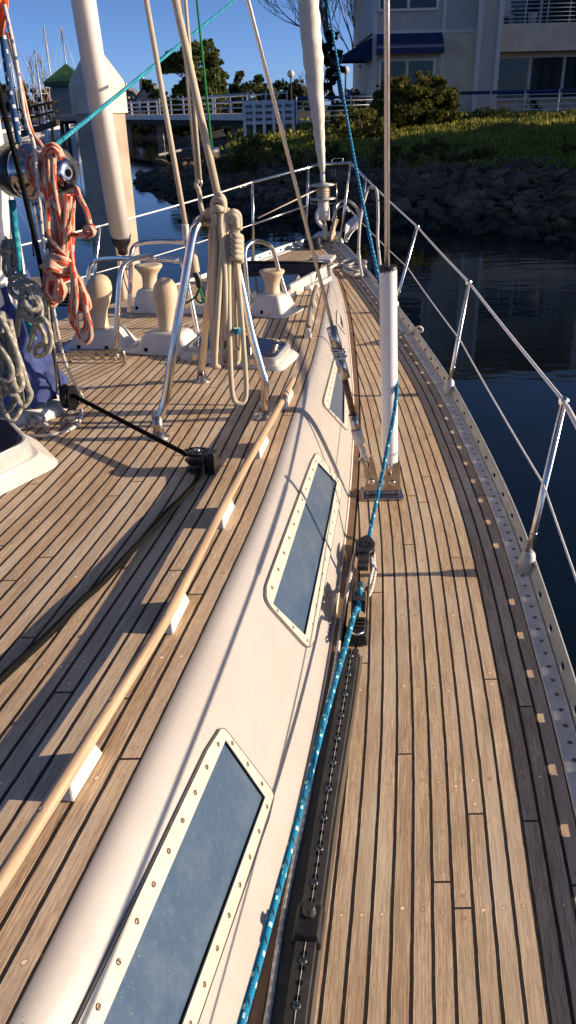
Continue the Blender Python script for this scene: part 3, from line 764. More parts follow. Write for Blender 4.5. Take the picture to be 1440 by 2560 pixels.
ml=MB(); ms=MB(); mg=MB(); L=0; lastL=0; kk=0
acc=[0]
for a,b in zip(TP,TP[1:]): acc.append(acc[-1]+(b-a).length)
def attrack(s):
    i=max(j for j in range(len(TP)-1) if acc[j]<=max(s,0)); t=(s-acc[i])/(acc[i+1]-acc[i]); p=TP[i].lerp(TP[i+1],t); p.z=dk(p.y)+.0285; return p
s=.02
while s<acc[-1]-.03:
    ml.lathe(attrack(s),UP,[(.0058,-.0005),(.0058,.0005)],12)
    kk+=1; s+=.0293
s=.02+.0146
ms0=None
while s<acc[-1]-.03:
    q=attrack(s)
    if ms0 is None: ms.lathe(q,UP,[(.0078,-.0005),(.0075,.0010)],12); ms.box(q+UP*.0012,(.0012,.014,.0004),mi=1); ms0=ms.build('track_screw',['steeld','hole'],tk); q00=q
    else: o_=ms0.copy(); COL.objects.link(o_); o_.parent=tk; o_.location=ms0.location+(q-q00); o_.rotation_euler=(0,0,random.uniform(-.3,1.2))
    s+=.0879
mg.tube([attrack(acc[-1]*i/30)+UP*.0002 for i in range(31)],.0006,4)
ml.build('track_hole','hole',tk); mg.build('track_groove','tape',tk)
# end stop
def carframe(px,py,zoff=.0):
    p=min(TP,key=lambda q:abs(projpy(q)-py)); i=TP.index(p); t=(TP[max(0,i-1)]-TP[min(len(TP)-1,i+1)]); t.z=0; t.normalize(); s=V3((t.y,-t.x,0)); R=Matrix((s,t,UP)).transposed(); return V3((p.x,p.y,dk(p.y))),R,s,t
p,R,s_,t_=carframe(0,2320)
mb=MB(); mb.box(p+UP*.026,(.056,.085,.034),R,taper=.84); mb.box(p+UP*.013-t_*.0,(.060,.080,.022),R); cs=mb.build('track_stop','black',tk,bevel=.004)
mb=MB(); mb.lathe(p+UP*.043+t_*.012,UP,[(.014,0),(.014,.006),(.012,.008),(.012,.018),(.0105,.02)],16); mb.build('stop_plunger','blackm',tk)
# genoa car with sheave
q1=surf(893,1600); q0=surf(905,1500); tt=(q0-q1); tt.z=0; tt.normalize(); ss=V3((tt.y,-tt.x,0)); RR=Matrix((ss,tt,UP)).transposed(); q1.z=0
cq=q1+tt*.02
mb=MB(); mb.box(cq+UP*.020,(.070,.11,.034),RR,taper=.86); mb.box(cq+UP*.042,(.05,.09,.012),RR,taper=.9); car=mb.build('genoa_car','black',W,bevel=.005)
mb=MB()
for k in (-1,0,1): mb.box(cq+UP*.051+tt*(.02*k),(.045,.006,.006),RR)
mb.build('car_rib','blackm',car)
mb=MB(); c=cq+UP*.045-tt*.035; mb.tube(cat([c-ss*.018,c-ss*.018-tt*.02+UP*.01,c-tt*.034+UP*.012,c+ss*.018-tt*.02+UP*.01,c+ss*.018],5),.004,8); mb.build('shackle','steel',car)
for sgn in (-1,1):
    mb=MB(); c=cq+tt*.10+ss*(sgn*.022); P=[c+tt*a+UP*b for a,b in ((-.05,.02),(-.045,.07),(-.01,.105),(.04,.118),(.10,.105),(.115,.08),(.08,.05),(.0,.03))]; mb.prism(P,ss*(.004*sgn)); mb.build('car_cheek','black',car,bevel=.001)
mb=MB(); mb.lathe(cq+tt*.055+UP*.085-ss*.02,ss,[(.030,0),(.022,.010),(.020,.02),(.022,.03),(.030,.040)],18); mb.build('sheave','black',car)
mb=MB(); mb.box(cq+tt*.05+UP*.118,(.038,.05,.004),RR); mb.build('car_top_plate','blackm',car,bevel=.0015)
# adjuster block ahead of the car
hb=atY(909,1385,2.62); 
mb=MB(); hb=surf(912,1400); hb.z=.035; P=[hb+tt*a+ss*b for a,b in ((.075,0),(.05,.022),(.015,.036),(-.03,.034),(-.055,.018),(-.055,-.018),(-.03,-.034),(.015,-.036),(.05,-.022))]
mb.prism(P,UP*.006); mb.prism([q+UP*.026 for q in P],UP*.006); blk=mb.build('adjuster_block','black',W,bevel=.0015)
mb=MB(); mb.lathe(hb+UP*.008,UP,[(.030,0),(.024,.008),(.030,.016)],18); mb.build('sheave','blackm',blk)
mb=MB()
for k in range(7):
    a=2*PI*k/7; mb.lathe(hb+UP*.0322+tt*(math.cos(a)*.019-.002)+ss*math.sin(a)*.019,UP,[(.0048,0),(.0048,.0006)],8)
mb.build('cheek_hole','hole',blk)
mb=MB(); mb.box(hb-tt*.085+UP*.012,(.04,.11,.018),RR); mb.build('block_strap','blackm',blk,bevel=.003)
# --- dorade vents
def dorade(pix_near_l,pix_near_r,depth,hgt,name_l,cowl,holes,top=(.62,.62),lab=None):
    a=surf(*pix_near_l); b=surf(*pix_near_r); a.z=b.z=(a.z+b.z)/2; d=(b-a); L=d.length; d.normalize(); back=V3((-d.y,d.x,0))
    z=UP
    lo=[a,b,b+back*depth,a+back*depth]; c=sum(lo,V3())/4
    hi=[c+(p-c)*top[0]+z*hgt for p in lo]
    # keep the near face steeper
    hi=[p-back*depth*.03 for p in hi]
    mb=MB(); n=1; k=0; mb.v+=[tuple(p) for p in lo+hi]
    for q in ((4,5,6,7),(0,1,5,4),(1,2,6,5),(2,3,7,6),(3,0,4,7)): mb.face(q)
    o=mb.build('ventilator_box','box',W,bevel=.022,recalc=True)
    o.modifiers['bevel'].segments=4
    for m in o.data.polygons: m.use_smooth=True
    fl=MB(); P=[c+(p-c)*1.13 for p in lo]; fl.prism([p+z*.001 for p in P],z*.014); fl.build('box_flange','box',o,bevel=.006)
    mbh=MB(); face_c=(lo[0]+lo[1]+hi[0]+hi[1])/4; nn=(lo[1]-lo[0]).cross(hi[0]-lo[0]).normalized()
    if nn.dot(CP-face_c)<0: nn=-nn
    for t in holes:
        q=lo[0].lerp(lo[1],t).lerp(hi[0].lerp(hi[1],t),.22)+nn*.0015; mbh.lathe(q,nn,[(.011,-.001),(.0105,.0012)],14)
    if holes: mbh.build('drain_hole','hole',o)
    t=sum(hi,V3())/4
    return o,t,d,back
def cowlm(par,base,hc,rc,rn,face,squash=1.0,flare=False,tilt=0.0):
    mb=MB(); f=V3(face).normalized()
    if flare:
        mb.lathe(base,UP,[(rn*1.05,0),(rn*.95,.01),(rn*.90,hc*.4),(rn*1.05,hc*.6),(rc*.9,hc*.82),(rc*1.04,hc*.93),(rc*1.0,hc*1.0),(rc*.7,hc*1.0),(rc*.3,hc*.97)],28)
    else:
        pr=[(rn*1.08,0),(rn*1.04,.008),(rn,.012),(rn*.98,hc*.22),(rn*1.10,hc*.34),(rc*.88,hc*.46),(rc,hc*.62),(rc*1.0,hc*.74),(rc*.88,hc*.86),(rc*.62,hc*.95),(rc*.3,hc*.99),(rc*.08,hc)]
        mb.lathe(base,UP,pr,30)
        v=[]
        for p in mb.v:
            q=V3(p)-base; h=q.z/hc; k=max(0,h-.3)*1.15
            q=q+f*(.035*k) ; dd=q.dot(f); 
            v.append(tuple(base+q))
        mb.v=v
    o=mb.build('cowl','cowl',par); 
    return o
o,t,d,bk=dorade((330,885),(474,893),.24,.105,'',None,(.22,.78)); cowlm(o,t,.255,.063,.046,(.1,1,0))
mb=MB(); 
o,t,d,bk=dorade((160,878),(312,884),.24,.105,'',None,(.22,.72)); cowlm(o,t,.265,.068,.045,(1,.4,0)); t1=t
mb=MB(); ring=[t1+V3((.024,.012,.165))+V3((.012*math.sin(a)*0,math.cos(a)*.062,math.sin(a)*.072)) for a in [2*PI*k/24 for k in range(24)]]; mb.tube(ring,.006,8,closed=True); mb.build('cowl_rim','cowl',o)
o,t,d,bk=dorade((326,782),(404,786),.22,.14,'',None,(.18,)); cowlm(o,t,.14,.085,.05,(1,0,0),flare=True)
o,t,d,bk=dorade((617,790),(706,797),.24,.125,'',None,(.40,)); cowlm(o,t,.135,.075,.05,(1,0,0),flare=True)
o,t,d,bk=dorade((455,785),(560,790),.2,.055,'',None,())
mb=MB(); c=surf(500,760); 
# guard hoops round the vents
def hoop(pts,r=.0135,label=None,feet=(0,-1)):
    mb=MB(); mb.tube(cat(pts,7),r,12); o=mb.build('vent_guard','steel',W)
    for i in feet:
        if i is None: continue
        mb=MB(); foot(mb,V3(pts[i])-UP*.0,.028); mb.build('guard_foot','steeld',o)
    return o
g=surf(288,888); y=g.y
hoop([g,atY(294,780,y),atY(301,692,y+.02),atY(312,662,y+.06),atY(336,647,y+.16),atY(372,640,y+.35)],.014,feet=(0,))
g2=surf(322,792); y2=g2.y
hoop([g2,atY(326,700,y2),atY(327,640,y2+.0),atY(336,616,y2+.03),atY(360,606,y2+.05),atY(420,603,y2+.1),atY(475,607,y2+.1)],.0135,feet=(0,))
g3=surf(500,862); y3=g3.y
g4=surf(218,800)
hoop([surf(214,800),atY(220,700,g4.y),atY(226,668,g4.y),atY(246,650,g4.y-.02),atY(320,646,y3+.3),atY(400,648,y3+.15),atY(440,652,y3+.08),atY(460,672,y3+.03),g3],.0135)
g5,g6=surf(624,816),surf(730,784)
hoop([g5,atY(618,720,g5.y),atY(612,642,g5.y),atY(617,616,g5.y+.02),atY(636,604,g5.y+.08),atY(662,608,g6.y-.1),atY(682,624,g6.y-.03),atY(704,700,g6.y),g6],.0135)
# foot brace with five holes
a,b=surf(176,905),surf(312,907); zb=a.z; b.z=zb; ax=(b-a).normalized()
mb=MB(); h=.058
mb.tube(cat([a,a+UP*h*.75,a+ax*.02+UP*h,(a+b)/2+UP*h,b-ax*.02+UP*h,b+UP*h*.75,b],6),.0085,10); br=mb.build('foot_brace','steeld',W)
mb=MB(); L=(b-a).length; n=5; z0,z1=.016,h-.004; x=.014; nrm=ax.cross(UP)
def plate_with_holes(mb,a,ax,L,z0,z1,n,rh,th):
    w_=L/n
    for k in range(n):
        cx=(k+.5)*w_; cz=(z0+z1)/2; ho_=[];ou=[]
        for i in range(16):
            an=2*PI*i/16; ca,sa=math.cos(an),math.sin(an); ho_.append((cx+rh*ca,cz+rh*sa)); m=min((w_/2)/max(1e-6,abs(ca)),((z1-z0)/2)/max(1e-6,abs(sa))); ou.append((cx+m*ca,cz+m*sa))
        W3=lambda q,o: a+ax*q[0]+UP*q[1]+nrm*o
        rows=[[W3(ou[i%16],0),W3(ho_[i%16],0),W3(ho_[i%16],th),W3(ou[i%16],th)] for i in range(17)]
        mb.grid(rows,sm=False)
plate_with_holes(mb,a+ax*.012,ax,L-.024,.010,h-.006,5,.0165,.004); mb.build('brace_plate','steeld',br)
# --- hatches
def hatch(corners,name,ht,lab,opened=False,rim=.05,inset=.12):
    P=[surf(*c) for c in corners]; z=sum(p.z for p in P)/4
    for p in P: p.z=z
    c=sum(P,V3())/4
    def sc_(k,zz,ex=0): return [c+(p-c)+(p-c).normalized()*ex+UP*zz for p in P]
    base=MB(); lo=sc_(1,.001,rim); hi=sc_(1,ht*.45,rim*.25); r=[rounded(lo,[.06]*4,6),rounded(hi,[.045]*4,6)]
    rows=[q+[q[0]] for q in r]; cen=rounded(sc_(1,ht*.45,-.01),[.05]*4,6); rows.append(cen+[cen[0]]); base.grid(rows,sm=False); bo=base.build(name,'box',W,bevel=.004)
    fr=MB(); o1=rounded(sc_(1,ht*.45,.006),[.06]*4,6); o2=rounded(sc_(1,ht*.85,.004),[.06]*4,6); o3=rounded(sc_(1,ht,-.012),[.05]*4,6); o4=rounded(sc_(1,ht-.001,-.03),[.045]*4,6)
    fr.grid([q+[q[0]] for q in (o1,o2,o3,o4)],sm=False); fr.build('hatch_frame','alu' ,bo)
    gl=MB(); g=rounded(sc_(1,ht+.0005,-.022),[.045]*4,6); gl.prism([p-UP*.006 for p in g],UP*.007); gl.build('hatch_glass','smoked',bo)
    return bo,P,c,z
bo,P,c,z=hatch([(470,896),(692,926),(730,886),(518,854)],'deck_hatch',.062,'',rim=.055)
mb=MB(); a=surf(492,905)
for px,py in ((497,893),(640,905)):
    q=surf(px-8,py+14); mb.box(q+UP*.03,(.03,.025,.035))
mb.build('hatch_hinge','steel',bo,bevel=.004)
mb=MB(); q=P[2]+(P[0]-P[2])*.14+UP*.063; mb.lathe(q,UP,[(.020,0),(.018,.003)],14); mb.build('hatch_knob','black',bo)
bo,P,c,z=hatch([(-420,1430),(92,1168),(36,1108),(-360,1120)],'deck_hatch',.10,'',rim=.085)
# forward hatch with its lid up and white coaming
bo,P,c,z=hatch([(560,757),(716,757),(752,716),(600,712)],'fore_hatch',.07,'',rim=.03)
mb=MB(); a=atY(545,672,P[0].y+.35); 
l1=atY(560,656,P[3].y+.12); l2=atY(806,656,P[3].y+.12); l3=atY(790,700,P[3].y-.02); l4=atY(560,700,P[3].y-.02)
mb.prism([l1,l2,l3,l4],V3((0,.012,0))); mb.build('hatch_lid','smoked',bo)
mb=MB(); mb.tube([l1+V3((0,-.004,.006)),l2+V3((0,-.004,.006))],.007,6); mb.build('lid_rim','black',bo)
# white side coamings of the fore hatch
def beam(p,q,hgt,wd,name='hatch_coaming',mat='box',par=None):
    d=(q-p).normalized(); s=d.cross(UP).normalized(); mb=MB()
    a0=p-s*wd/2; 
    mb.prism([p-s*wd/2,p+s*wd/2,p+s*wd*.3+UP*hgt,p-s*wd*.3+UP*hgt],q-p); return mb.build(name,mat,par or W,bevel=.005)
beam(surf(722,744),surf(812,692),.085,.05)
beam(surf(770,726),surf(824,700),.03,.06,'coaming_step')
# padeye for the turning block near the mast, deck block further aft
def deckblock():
    c=surf(505,1178); c.z=ct(c.y); a=V3((-.93,.30,0)).normalized(); b=V3((-a.y,a.x,0))
    mb=MB(); 
    P=[c+a*(.058*math.cos(t) if math.cos(t)>0 else .048*math.cos(t))+b*(.034*math.sin(t)) for t in [2*PI*k/22 for k in range(22)]]
    for z0,z1 in ((.004,.010),(.036,.041),(.068,.074)): mb.prism([p+UP*z0 for p in P],UP*(z1-z0))
    o=mb.build('deck_block','black',W,bevel=.0015)
    for z0 in (.0105,.0415):
        mb=MB(); mb.lathe(c+a*.008+UP*z0,UP,[(.041,0),(.033,.012),(.041,.025)],20); mb.build('sheave','black',o)
    mb=MB()
    for k in range(8):
        t=2*PI*k/8+.3; mb.lathe(c+a*(.012+.031*math.cos(t))+b*.023*math.sin(t)+UP*.0742,UP,[(.0058,0),(.0055,.0006)],9)
    mb.build('cheek_hole','hole',o)
    mb=MB(); mb.lathe(c+a*.012+UP*.0742,UP,[(.011,0),(.010,.004),(.006,.006)],12); mb.build('centre_bolt','steel',o)
    mb=MB(); mb.box(c-a*.042+UP*.038,(.03,.045,.076),Matrix((a,b,UP)).transposed()); mb.build('block_post','black',o,bevel=.004)
    return c,a,b
dbc,dba,dbb=deckblock()
# foredeck bits: windlass foot, chocks
mb=MB(); q=surf(815,652); mb.box(q+UP*.02,(.16,.30,.035),Matrix.Rotation(-PH,3,'Z'),taper=.9); mb.build('anchor_plinth','gelgrey',W,bevel=.008)
mb=MB(); q=surf(838,668); mb.box(q+UP*.01,(.13,.06,.012),Matrix.Rotation(-.2,3,'Z')); mb.lathe(q+V3((.05,0,.01)),UP,[(.02,0),(.02,.03),(.01,.04)],12); mb.build('deck_fitting','steeld',W,bevel=.002)
# ------------------------------------------------------------------ mast, spar, furler
mx,my=-1.13,3.15
mb=MB(); prof=[]
for k in range(26):
    t=2*PI*k/26; r=V3((math.cos(t)*.135,math.sin(t)*.175,0)); r=Matrix.Rotation(-PH,3,'Z')@r; prof.append(r)
rows=[[V3((mx,my,z))+r for r in prof+[prof[0]]] for z in (.41,2.0,4.0,9.0)]
mb.grid(rows); ms_=mb.build('mast','mast',W)
mb=MB(); mb.lathe((mx,my,.395),UP,[(.235,0),(.232,.03),(.215,.05),(.16,.06),(.13,.07)],30); mb.build('mast_collar','gelgrey',ms_)
mb=MB(); mb.tube([V3((mx,my,0))+Matrix.Rotation(-PH,3,'Z')@V3((.093,.04,z)) for z in (.8,2,9)],.010,8); mb.build('sail_track','alu',ms_)
# winch on the mast: drum axis points outboard
wc=atY(163,432,2.82); wa=V3((.86,-.50,-.02)).normalized()
def wpos(d): return wc+wa*d
mb=MB(); mb.lathe(wpos(-.235),wa,[(.085,0),(.085,.05),(.075,.06)],28); win=mb.build('mast_winch','black',W)
mb=MB(); mb.lathe(wpos(-.175),wa,[(.074,0),(.088,.006),(.091,.018),(.078,.034),(.052,.052),(.046,.07),(.046,.10)],32); mb.build('winch_drum','chrome',win)
mb=MB(); mb.lathe(wpos(-.052),wa,[(.05,0),(.066,.004),(.070,.010),(.058,.018),(.058,.022),(.071,.028),(.074,.034),(.070,.040),(.048,.043)],32); mb.build('self_tailer','blackm',win)
mb=MB(); mb.lathe(wpos(-.010),wa,[(.046,0),(.044,.010),(.036,.020),(.020,.023)],28); mb.build('winch_cap','chrome',win)
mb=MB(); mb.lathe(wpos(.0125),wa,[(.013,0),(.012,.003)],8); mb.build('winch_socket','hole',win)
mb=MB(); a=wpos(-.012)+V3((0,0,-.045)); mb.tube([a,atY(184,462,2.78),atY(193,471,2.78)],[.012,.009,.006],8); mb.build('feeder_arm','blackm',win)
# cleat on the mast side
def cleat(c,up_,out,L,mat,name,par):
    mb=MB(); u=up_.normalized(); o_=out.normalized()
    mb.tube(cat([c-u*L*.5+o_*.035,c-u*L*.25+o_*.028,c+o_*.026,c+u*L*.25+o_*.028,c+u*L*.5+o_*.035],4),[.006]*3+[.011]*11+[.006]*3,8); mb.tube([c-u*.02,c-u*.018+o_*.026],.010,8); mb.tube([c+u*.02,c+u*.018+o_*.026],.010,8)
    return mb.build(name,mat,par)
cleat(atY(108,600,2.92),V3((.05,0,1)),V3((1,-.2,0)),.22,'black','mast_cleat',W)
cleat(atY(22,650,2.80),V3((.05,0,1)),V3((.3,-1,0)),.16,'gelgrey','mast_cleat',W)
# stowed spar hanging ahead of the mast
a0=atY(301,588,4.85); a1=atY(208,0,4.35); e=a1+(a1-a0)*1.5
mb=MB(); mb.tube([a0,a1,e],.0575,24); sp=mb.build('spinnaker_pole','pole',W)
dd=(a0-a1).normalized()
mb=MB(); mb.lathe(a0-dd*.003,dd,[(.0595,-.004),(.0600,.008),(.052,.045),(.030,.085),(.028,.12)],22); mb.build('pole_end','black',sp)
mb=MB(); a=atY(313,640,4.85); mb.tube(cat([a,atY(308,655,4.85),atY(310,668,4.85),atY(322,672,4.85),atY(329,660,4.85),atY(327,645,4.85)],5),.007,8); mb.build('pole_hook','steeld',sp)
mb=MB(); mb.tube(cat([atY(313,662,4.86),atY(309,690,4.86),atY(318,722,4.86),atY(325,732,4.86),atY(328,715,4.86),atY(318,690,4.86),atY(315,664,4.86)],6),.0035,6); tag(mb.build('lanyard','r_redthin'),'thin red lanyard loop hanging from the black lower end of the pale spar','lanyard')
# forestay, furling drum
f0=atY(812,600,8.72); f1=atY(806,430,8.72); 
top=atY(770,0,8.2)
mb=MB()
n=60; P=[];Rr=[]
e2=top+(top-f1)*1.2
for i in range(n+1):
    t=i/n; P.append(f1.lerp(e2,t)); r=lerp(.030,.088,min(1,t*3.2)) if t<.31 else .088
    Rr.append(r*(1+.04*math.sin(i*2.1)+.02*math.sin(i*5.3)))
Rr[0]=.018
mb.tube(P,Rr,22); 
# spiral seam wrinkles
v=[]
for p in mb.v:
    q=V3(p); i_=min(n,len(v)//22); c_=P[i_]; ph_=((len(v)%22)/22+i_*.11)%1; v.append(tuple(c_+(q-c_)*(1+.08*ph_*(0 if i_<2 else 1)+.03*math.sin(i_*1.7+ph_*9))))
mb.v=v
tag(mb.build('furled_sail','sail'),'cream headsail rolled tightly round the forestay above the grey furling drum at the bow','sail')
ax=(f1-f0).normalized()
mb=MB(); c=f0.lerp(f1,.60)
mb.lathe(c,ax,[(.02,0),(.125,.004),(.130,.012),(.06,.02),(.052,.03),(.052,.115),(.06,.13),(.122,.135),(.125,.145),(.03,.16),(.02,.19)],28); fu=mb.build('furling_drum','alu',W)
mb=MB(); 
for k in range(9): 
    z=.035+.009*k; mb.tube([c+ax*z+(ax.orthogonal().normalized()*math.cos(t)+ax.cross(ax.orthogonal().normalized())*math.sin(t))*(.060+.004*math.sin(k*2.3)) for t in [2*PI*i/16 for i in range(16)]],.007,6,closed=True)
tag(mb.build('line_wraps','r_cream',fu))
mb=MB(); 
for sgn in (-1,1):
    o_=V3((.135*sgn,-.03,0)); mb.tube([c+o_+ax*.16,c+o_-ax*.03,c+o_*.3-ax*.04],.006,6)
mb.build('drum_cage','steeld',fu)
mb=MB(); mb.tube([f0.lerp(f1,.30),f0.lerp(f1,.60)],.060,18); mb.build('stay_tube','mast',fu)
mb=MB(); mb.tube([c+ax*.18,f1+ax*.02],[.024,.026],10); mb.build('swivel','sail',fu)
mb=MB(); mb.tube([f0,f0.lerp(f1,.30)],.022,10); mb.box(f0+UP*.08,(.05,.05,.14)); mb.build('stay_toggle','steeld',fu)
# bow roller, windlass, anchor
mb=MB(); mb.box(V3((.50,8.98,dk(8.9)+.04)),(.26,.35,.05),Matrix.Rotation(-PH,3,'Z')); mb.build('bow_roller','steeld',W,bevel=.006)
mb=MB(); q=V3((.36,8.55,dk(8.5))); mb.lathe(q,UP,[(.07,0),(.07,.04),(.045,.06),(.05,.10),(.03,.11)],16); mb.lathe(q+V3((-.10,.02,.05)),(1,0,0),[(.03,-.03),(.045,0),(.045,.05),(.03,.06)],12); mb.build('windlass','black',W,bevel=.002)
an=thing('anchor',(.68,9.25,dk(8.9)+.12),'grey plough anchor stowed in the bow roller outside the pulpit','anchor')
def AP_(a,b,y): return atY(a,b,y)
mb=MB(); pl=[AP_(862,560,9.35),AP_(885,540,9.5),AP_(898,548,9.25),AP_(893,572,9.15),AP_(868,585,9.1),AP_(858,578,9.2)]
mb.prism(pl,V3((.02,.04,0))); mb.build('anchor_fluke','gelgrey',an,bevel=.006)
mb=MB(); pl=[AP_(865,560,9.2),AP_(880,568,9.2),AP_(868,606,9.0),AP_(860,604,9.0)]; mb.prism(pl,V3((0,.04,0))); mb.build('anchor_blade','gelgrey',an,bevel=.004)
mb=MB(); mb.tube(cat([AP_(868,600,9.0),AP_(878,583,9.1),AP_(890,570,9.2)],4),.014,8); mb.build('anchor_shank','steeld',an)
mb=MB(); mb.tube(cat([AP_(838,545,9.0),AP_(838,520,9.1),AP_(850,505,9.15),AP_(872,503,9.15),AP_(892,522,9.15),AP_(900,540,9.1)],6),.020,10); mb.tube(cat([AP_(830,555,9.0),AP_(842,525,9.0),AP_(858,516,9.0),AP_(872,530,9.0)],6),.013,8); mb.build('roll_bar','steeld',an)
mb=MB(); mb.tube(cat([AP_(812,570,8.95),AP_(796,555,8.95),AP_(793,535,8.95),AP_(802,520,8.95),AP_(808,522,8.95)],6),.022,10); mb.build('chain_guide','pvc',W)
mb=MB(); P=[AP_(840,545,8.75),AP_(847,550,8.75),AP_(838,575,8.7),AP_(840,585,8.7),AP_(832,612,8.6),AP_(823,612,8.6),AP_(826,570,8.7)]; mb.prism(P,V3((.0,.03,0))); tag(mb.build('wooden_chock','railwood'),'varnished wooden chock standing upright beside the foot of the forestay','chock')
# ------------------------------------------------------------------ ropes (each lies on or hangs from the boat)
def R(name,pts,r,mat,label,cat_='rope',seg=8,n=6,group=None):
    mb=MB()
    if pts and isinstance(pts[0],(list,)): 
        for p in pts: mb.tube(cat(p,n),r,seg)
    else: mb.tube(cat(pts,n),r,seg)
    return tag(mb.build(name,mat),label,cat_,group)
Y=atY
def S_(px,py,z): return surf(px,py,z)
# blue sheet
rb=.0078
P=[S_(585,2640,.16),S_(603,2560,.155),S_(640,2430,.15),S_(700,2210,.14),S_(762,1985,.13),S_(822,1760,.12),S_(868,1600,.115),S_(889,1525,.11),cq+tt*.02+UP*.085,cq+tt*.055+UP*.110,cq+tt*.10+UP*.115]
P+=[Y(905,1440,2.52),Y(925,1330,2.70),Y(948,1220,2.84),Y(968,1120,2.93),Y(984,1040,2.98),Y(991,985,3.02),Y(991,950,3.06),Y(985,925,3.11),Y(972,860,3.16),Y(958,760,3.22),Y(945,690,3.3),Y(924,590,3.8),Y(897,455,4.6),Y(865,280,5.6),Y(818,0,7.2),Y(760,-340,8.5)]
R('sheet',P,rb,'r_blue','bright blue jib sheet led from the track car up past the white shroud tube','rope',10)
# grey line beside the track
P=[S_(655,2620,.012),S_(676,2500,.012),S_(690,2400,.012),S_(712,2270,.012),S_(738,2140,.012),S_(765,2020,.012),S_(795,1860,.012),S_(826,1730,.012),S_(845,1620,.014),S_(858,1530,.02),S_(874,1450,.03),S_(884,1395,.03),S_(896,1360,.025),S_(915,1352,.025),S_(932,1375,.025),S_(934,1410,.03),S_(925,1450,.05),S_(915,1475,.06)]
R('adjuster_line',P,.0062,'r_grey','grey braided line lying in the gutter beside the track and round the black block','rope',8)
P=[S_(879,1490,.02),S_(880,1430,.05),S_(889,1390,.05),S_(900,1420,.06),S_(905,1470,.06)]
R('adjuster_tail',[S_(934,1400,.025),S_(938,1430,.02),S_(930,1470,.02),S_(921,1490,.02),S_(922,1460,.03),S_(930,1420,.035),S_(928,1385,.03)],.0055,'r_grey','pale doubled line tail on the outboard side of the black sheet block','rope',8)
# black line: from above, through the block at the mast foot, across the roof to the deck block and aft
pb_=surf(180,1036); pb_=pb_+UP*.062
P=[Y(-30,60,2.45),Y(0,235,2.5),Y(60,480,2.6),Y(112,720,2.78),pb_+V3((-.035,0,.05))]
R('halyard',P,.0085,'r_black','thick black halyard coming down in front of the mast to the black foot block','rope')
R('halyard_tail',[pb_+V3((.02,-.01,.02)),dbc+dba*.05+dbb*.0+UP*.055],.0085,'r_black','black line stretched across the teak from the mast foot block to the deck block','rope',n=10)
R('led_aft_line',[dbc+dba*.02-dbb*.035+UP*.025,S_(500,1190,.022),S_(440,1262,.014),S_(355,1350,.012),S_(262,1450,.012),S_(205,1502,.012),S_(120,1588,.012),S_(0,1700,.012),S_(-160,1860,.012)],.0088,'r_black','thick black braided line lying on the coachroof from the deck block aft','rope',n=10)
for off,cc in ((.007,0),(-.006,1)):
    R('led_aft_strand',[dbc+dba*.02-dbb*.035+UP*.03,S_(503+off*300,1192,.028),S_(450,1245,.016),S_(395,1303-off*900,.016),S_(340,1362,.016)],.0045,'r_black','thin dark strand','rope',n=8)
bpy.data.objects['led_aft_strand']['label']='outboard thin dark strand beside the black line aft of the deck block'
bpy.data.objects['led_aft_strand.001']['label']='inboard thin dark strand beside the black line aft of the deck block'
# foot block at the mast
ft=thing('foot_block',surf(180,1036),'black turning block standing on the teak at the foot of the mast','block')
c=pb_; dax=V3((.9,-.42,0)).normalized(); dp=V3((.42,.9,0)).normalized()
mb=MB(); PP=[c+dp*(.036*math.cos(t))+UP*(.052*math.sin(t)+.012) for t in [2*PI*k/20 for k in range(20)]]
mb.prism([p-dax*.022 for p in PP],dax*.006); mb.prism([p+dax*.016 for p in PP],dax*.006); mb.build('block_cheek','black',ft,bevel=.0015)
mb=MB(); mb.lathe(c+UP*.014-dax*.014,dax,[(.044,0),(.036,.007),(.036,.02),(.044,.028)],20); mb.build('sheave','black',ft)
mb=MB(); b0=c-UP*.05; mb.tube(cat([b0+dax*.015,b0+UP*-.012+dax*.01,b0+UP*-.012-dax*.01,b0-dax*.015],4),.005,8); mb.box(c-UP*.045,(.03,.04,.012)); mb.lathe(surf(178,1048),UP,[(.035,0),(.033,.004)],14); mb.build('block_shackle','steel',ft)
# white flecked line
R('flecked_line',[Y(10,10,2.6),Y(36,130,2.62),Y(62,290,2.66),Y(84,360,2.68),Y(90,420,2.68),Y(98,500,2.68),Y(112,640,2.7),Y(135,780,2.76),Y(158,890,2.85),Y(188,960,2.95),surf(222,1018,.01)],.0062,'r_white','thin white dark flecked line falling past the winch to the foot block','rope')
R('flecked_tail',[surf(203,1022,.05),surf(202,1045,.02),surf(185,1068,.012),surf(140,1085,.012),surf(80,1090,.012),surf(45,1085,.012),surf(38,1075,.012),surf(60,1068,.012),surf(90,1060,.012),surf(110,1048,.03),surf(100,1035,.045),surf(75,1040,.035),surf(72,1055,.02),surf(95,1062,.02),surf(120,1063,.02),surf(98,1052,.035),surf(80,1036,.02)],.0068,'r_white','white flecked line end curled on the teak beside the mast foot with a loose knot','rope')
R('grey_downline',[Y(118,700,2.74),Y(122,800,2.74),Y(140,900,2.85),pb_+V3((-.045,0,.04))],.0055,'r_dirty','thin grey line running down beside the black halyard to the foot block','rope')
R('navy_line',[Y(-6,-60,2.9),Y(8,100,2.9),Y(22,200,2.9),Y(38,300,2.9),Y(50,372,2.9)],.011,'r_navy','dark blue flecked line along the starboard edge of the mast above the winch','rope')
R('navy_line_lower',[Y(72,490,2.9),Y(80,560,2.9),Y(86,640,2.9)],.006,'r_navy','short run of blue flecked line below the winch','rope')
R('turquoise_tail',[Y(30,500,2.88),Y(40,600,2.88),Y(52,700,2.88),Y(70,800,2.88),Y(84,850,2.88)],.013,'r_teal','turquoise line down the face of the mast below the winch','rope')
# turquoise line crossing the sky
R('turquoise_line',[Y(95,395,2.9),Y(140,362,3.3),Y(600,-10,7.0)],.0085,'r_teal','turquoise line slanting across the sky from the winch to the top of the frame','rope',n=2)
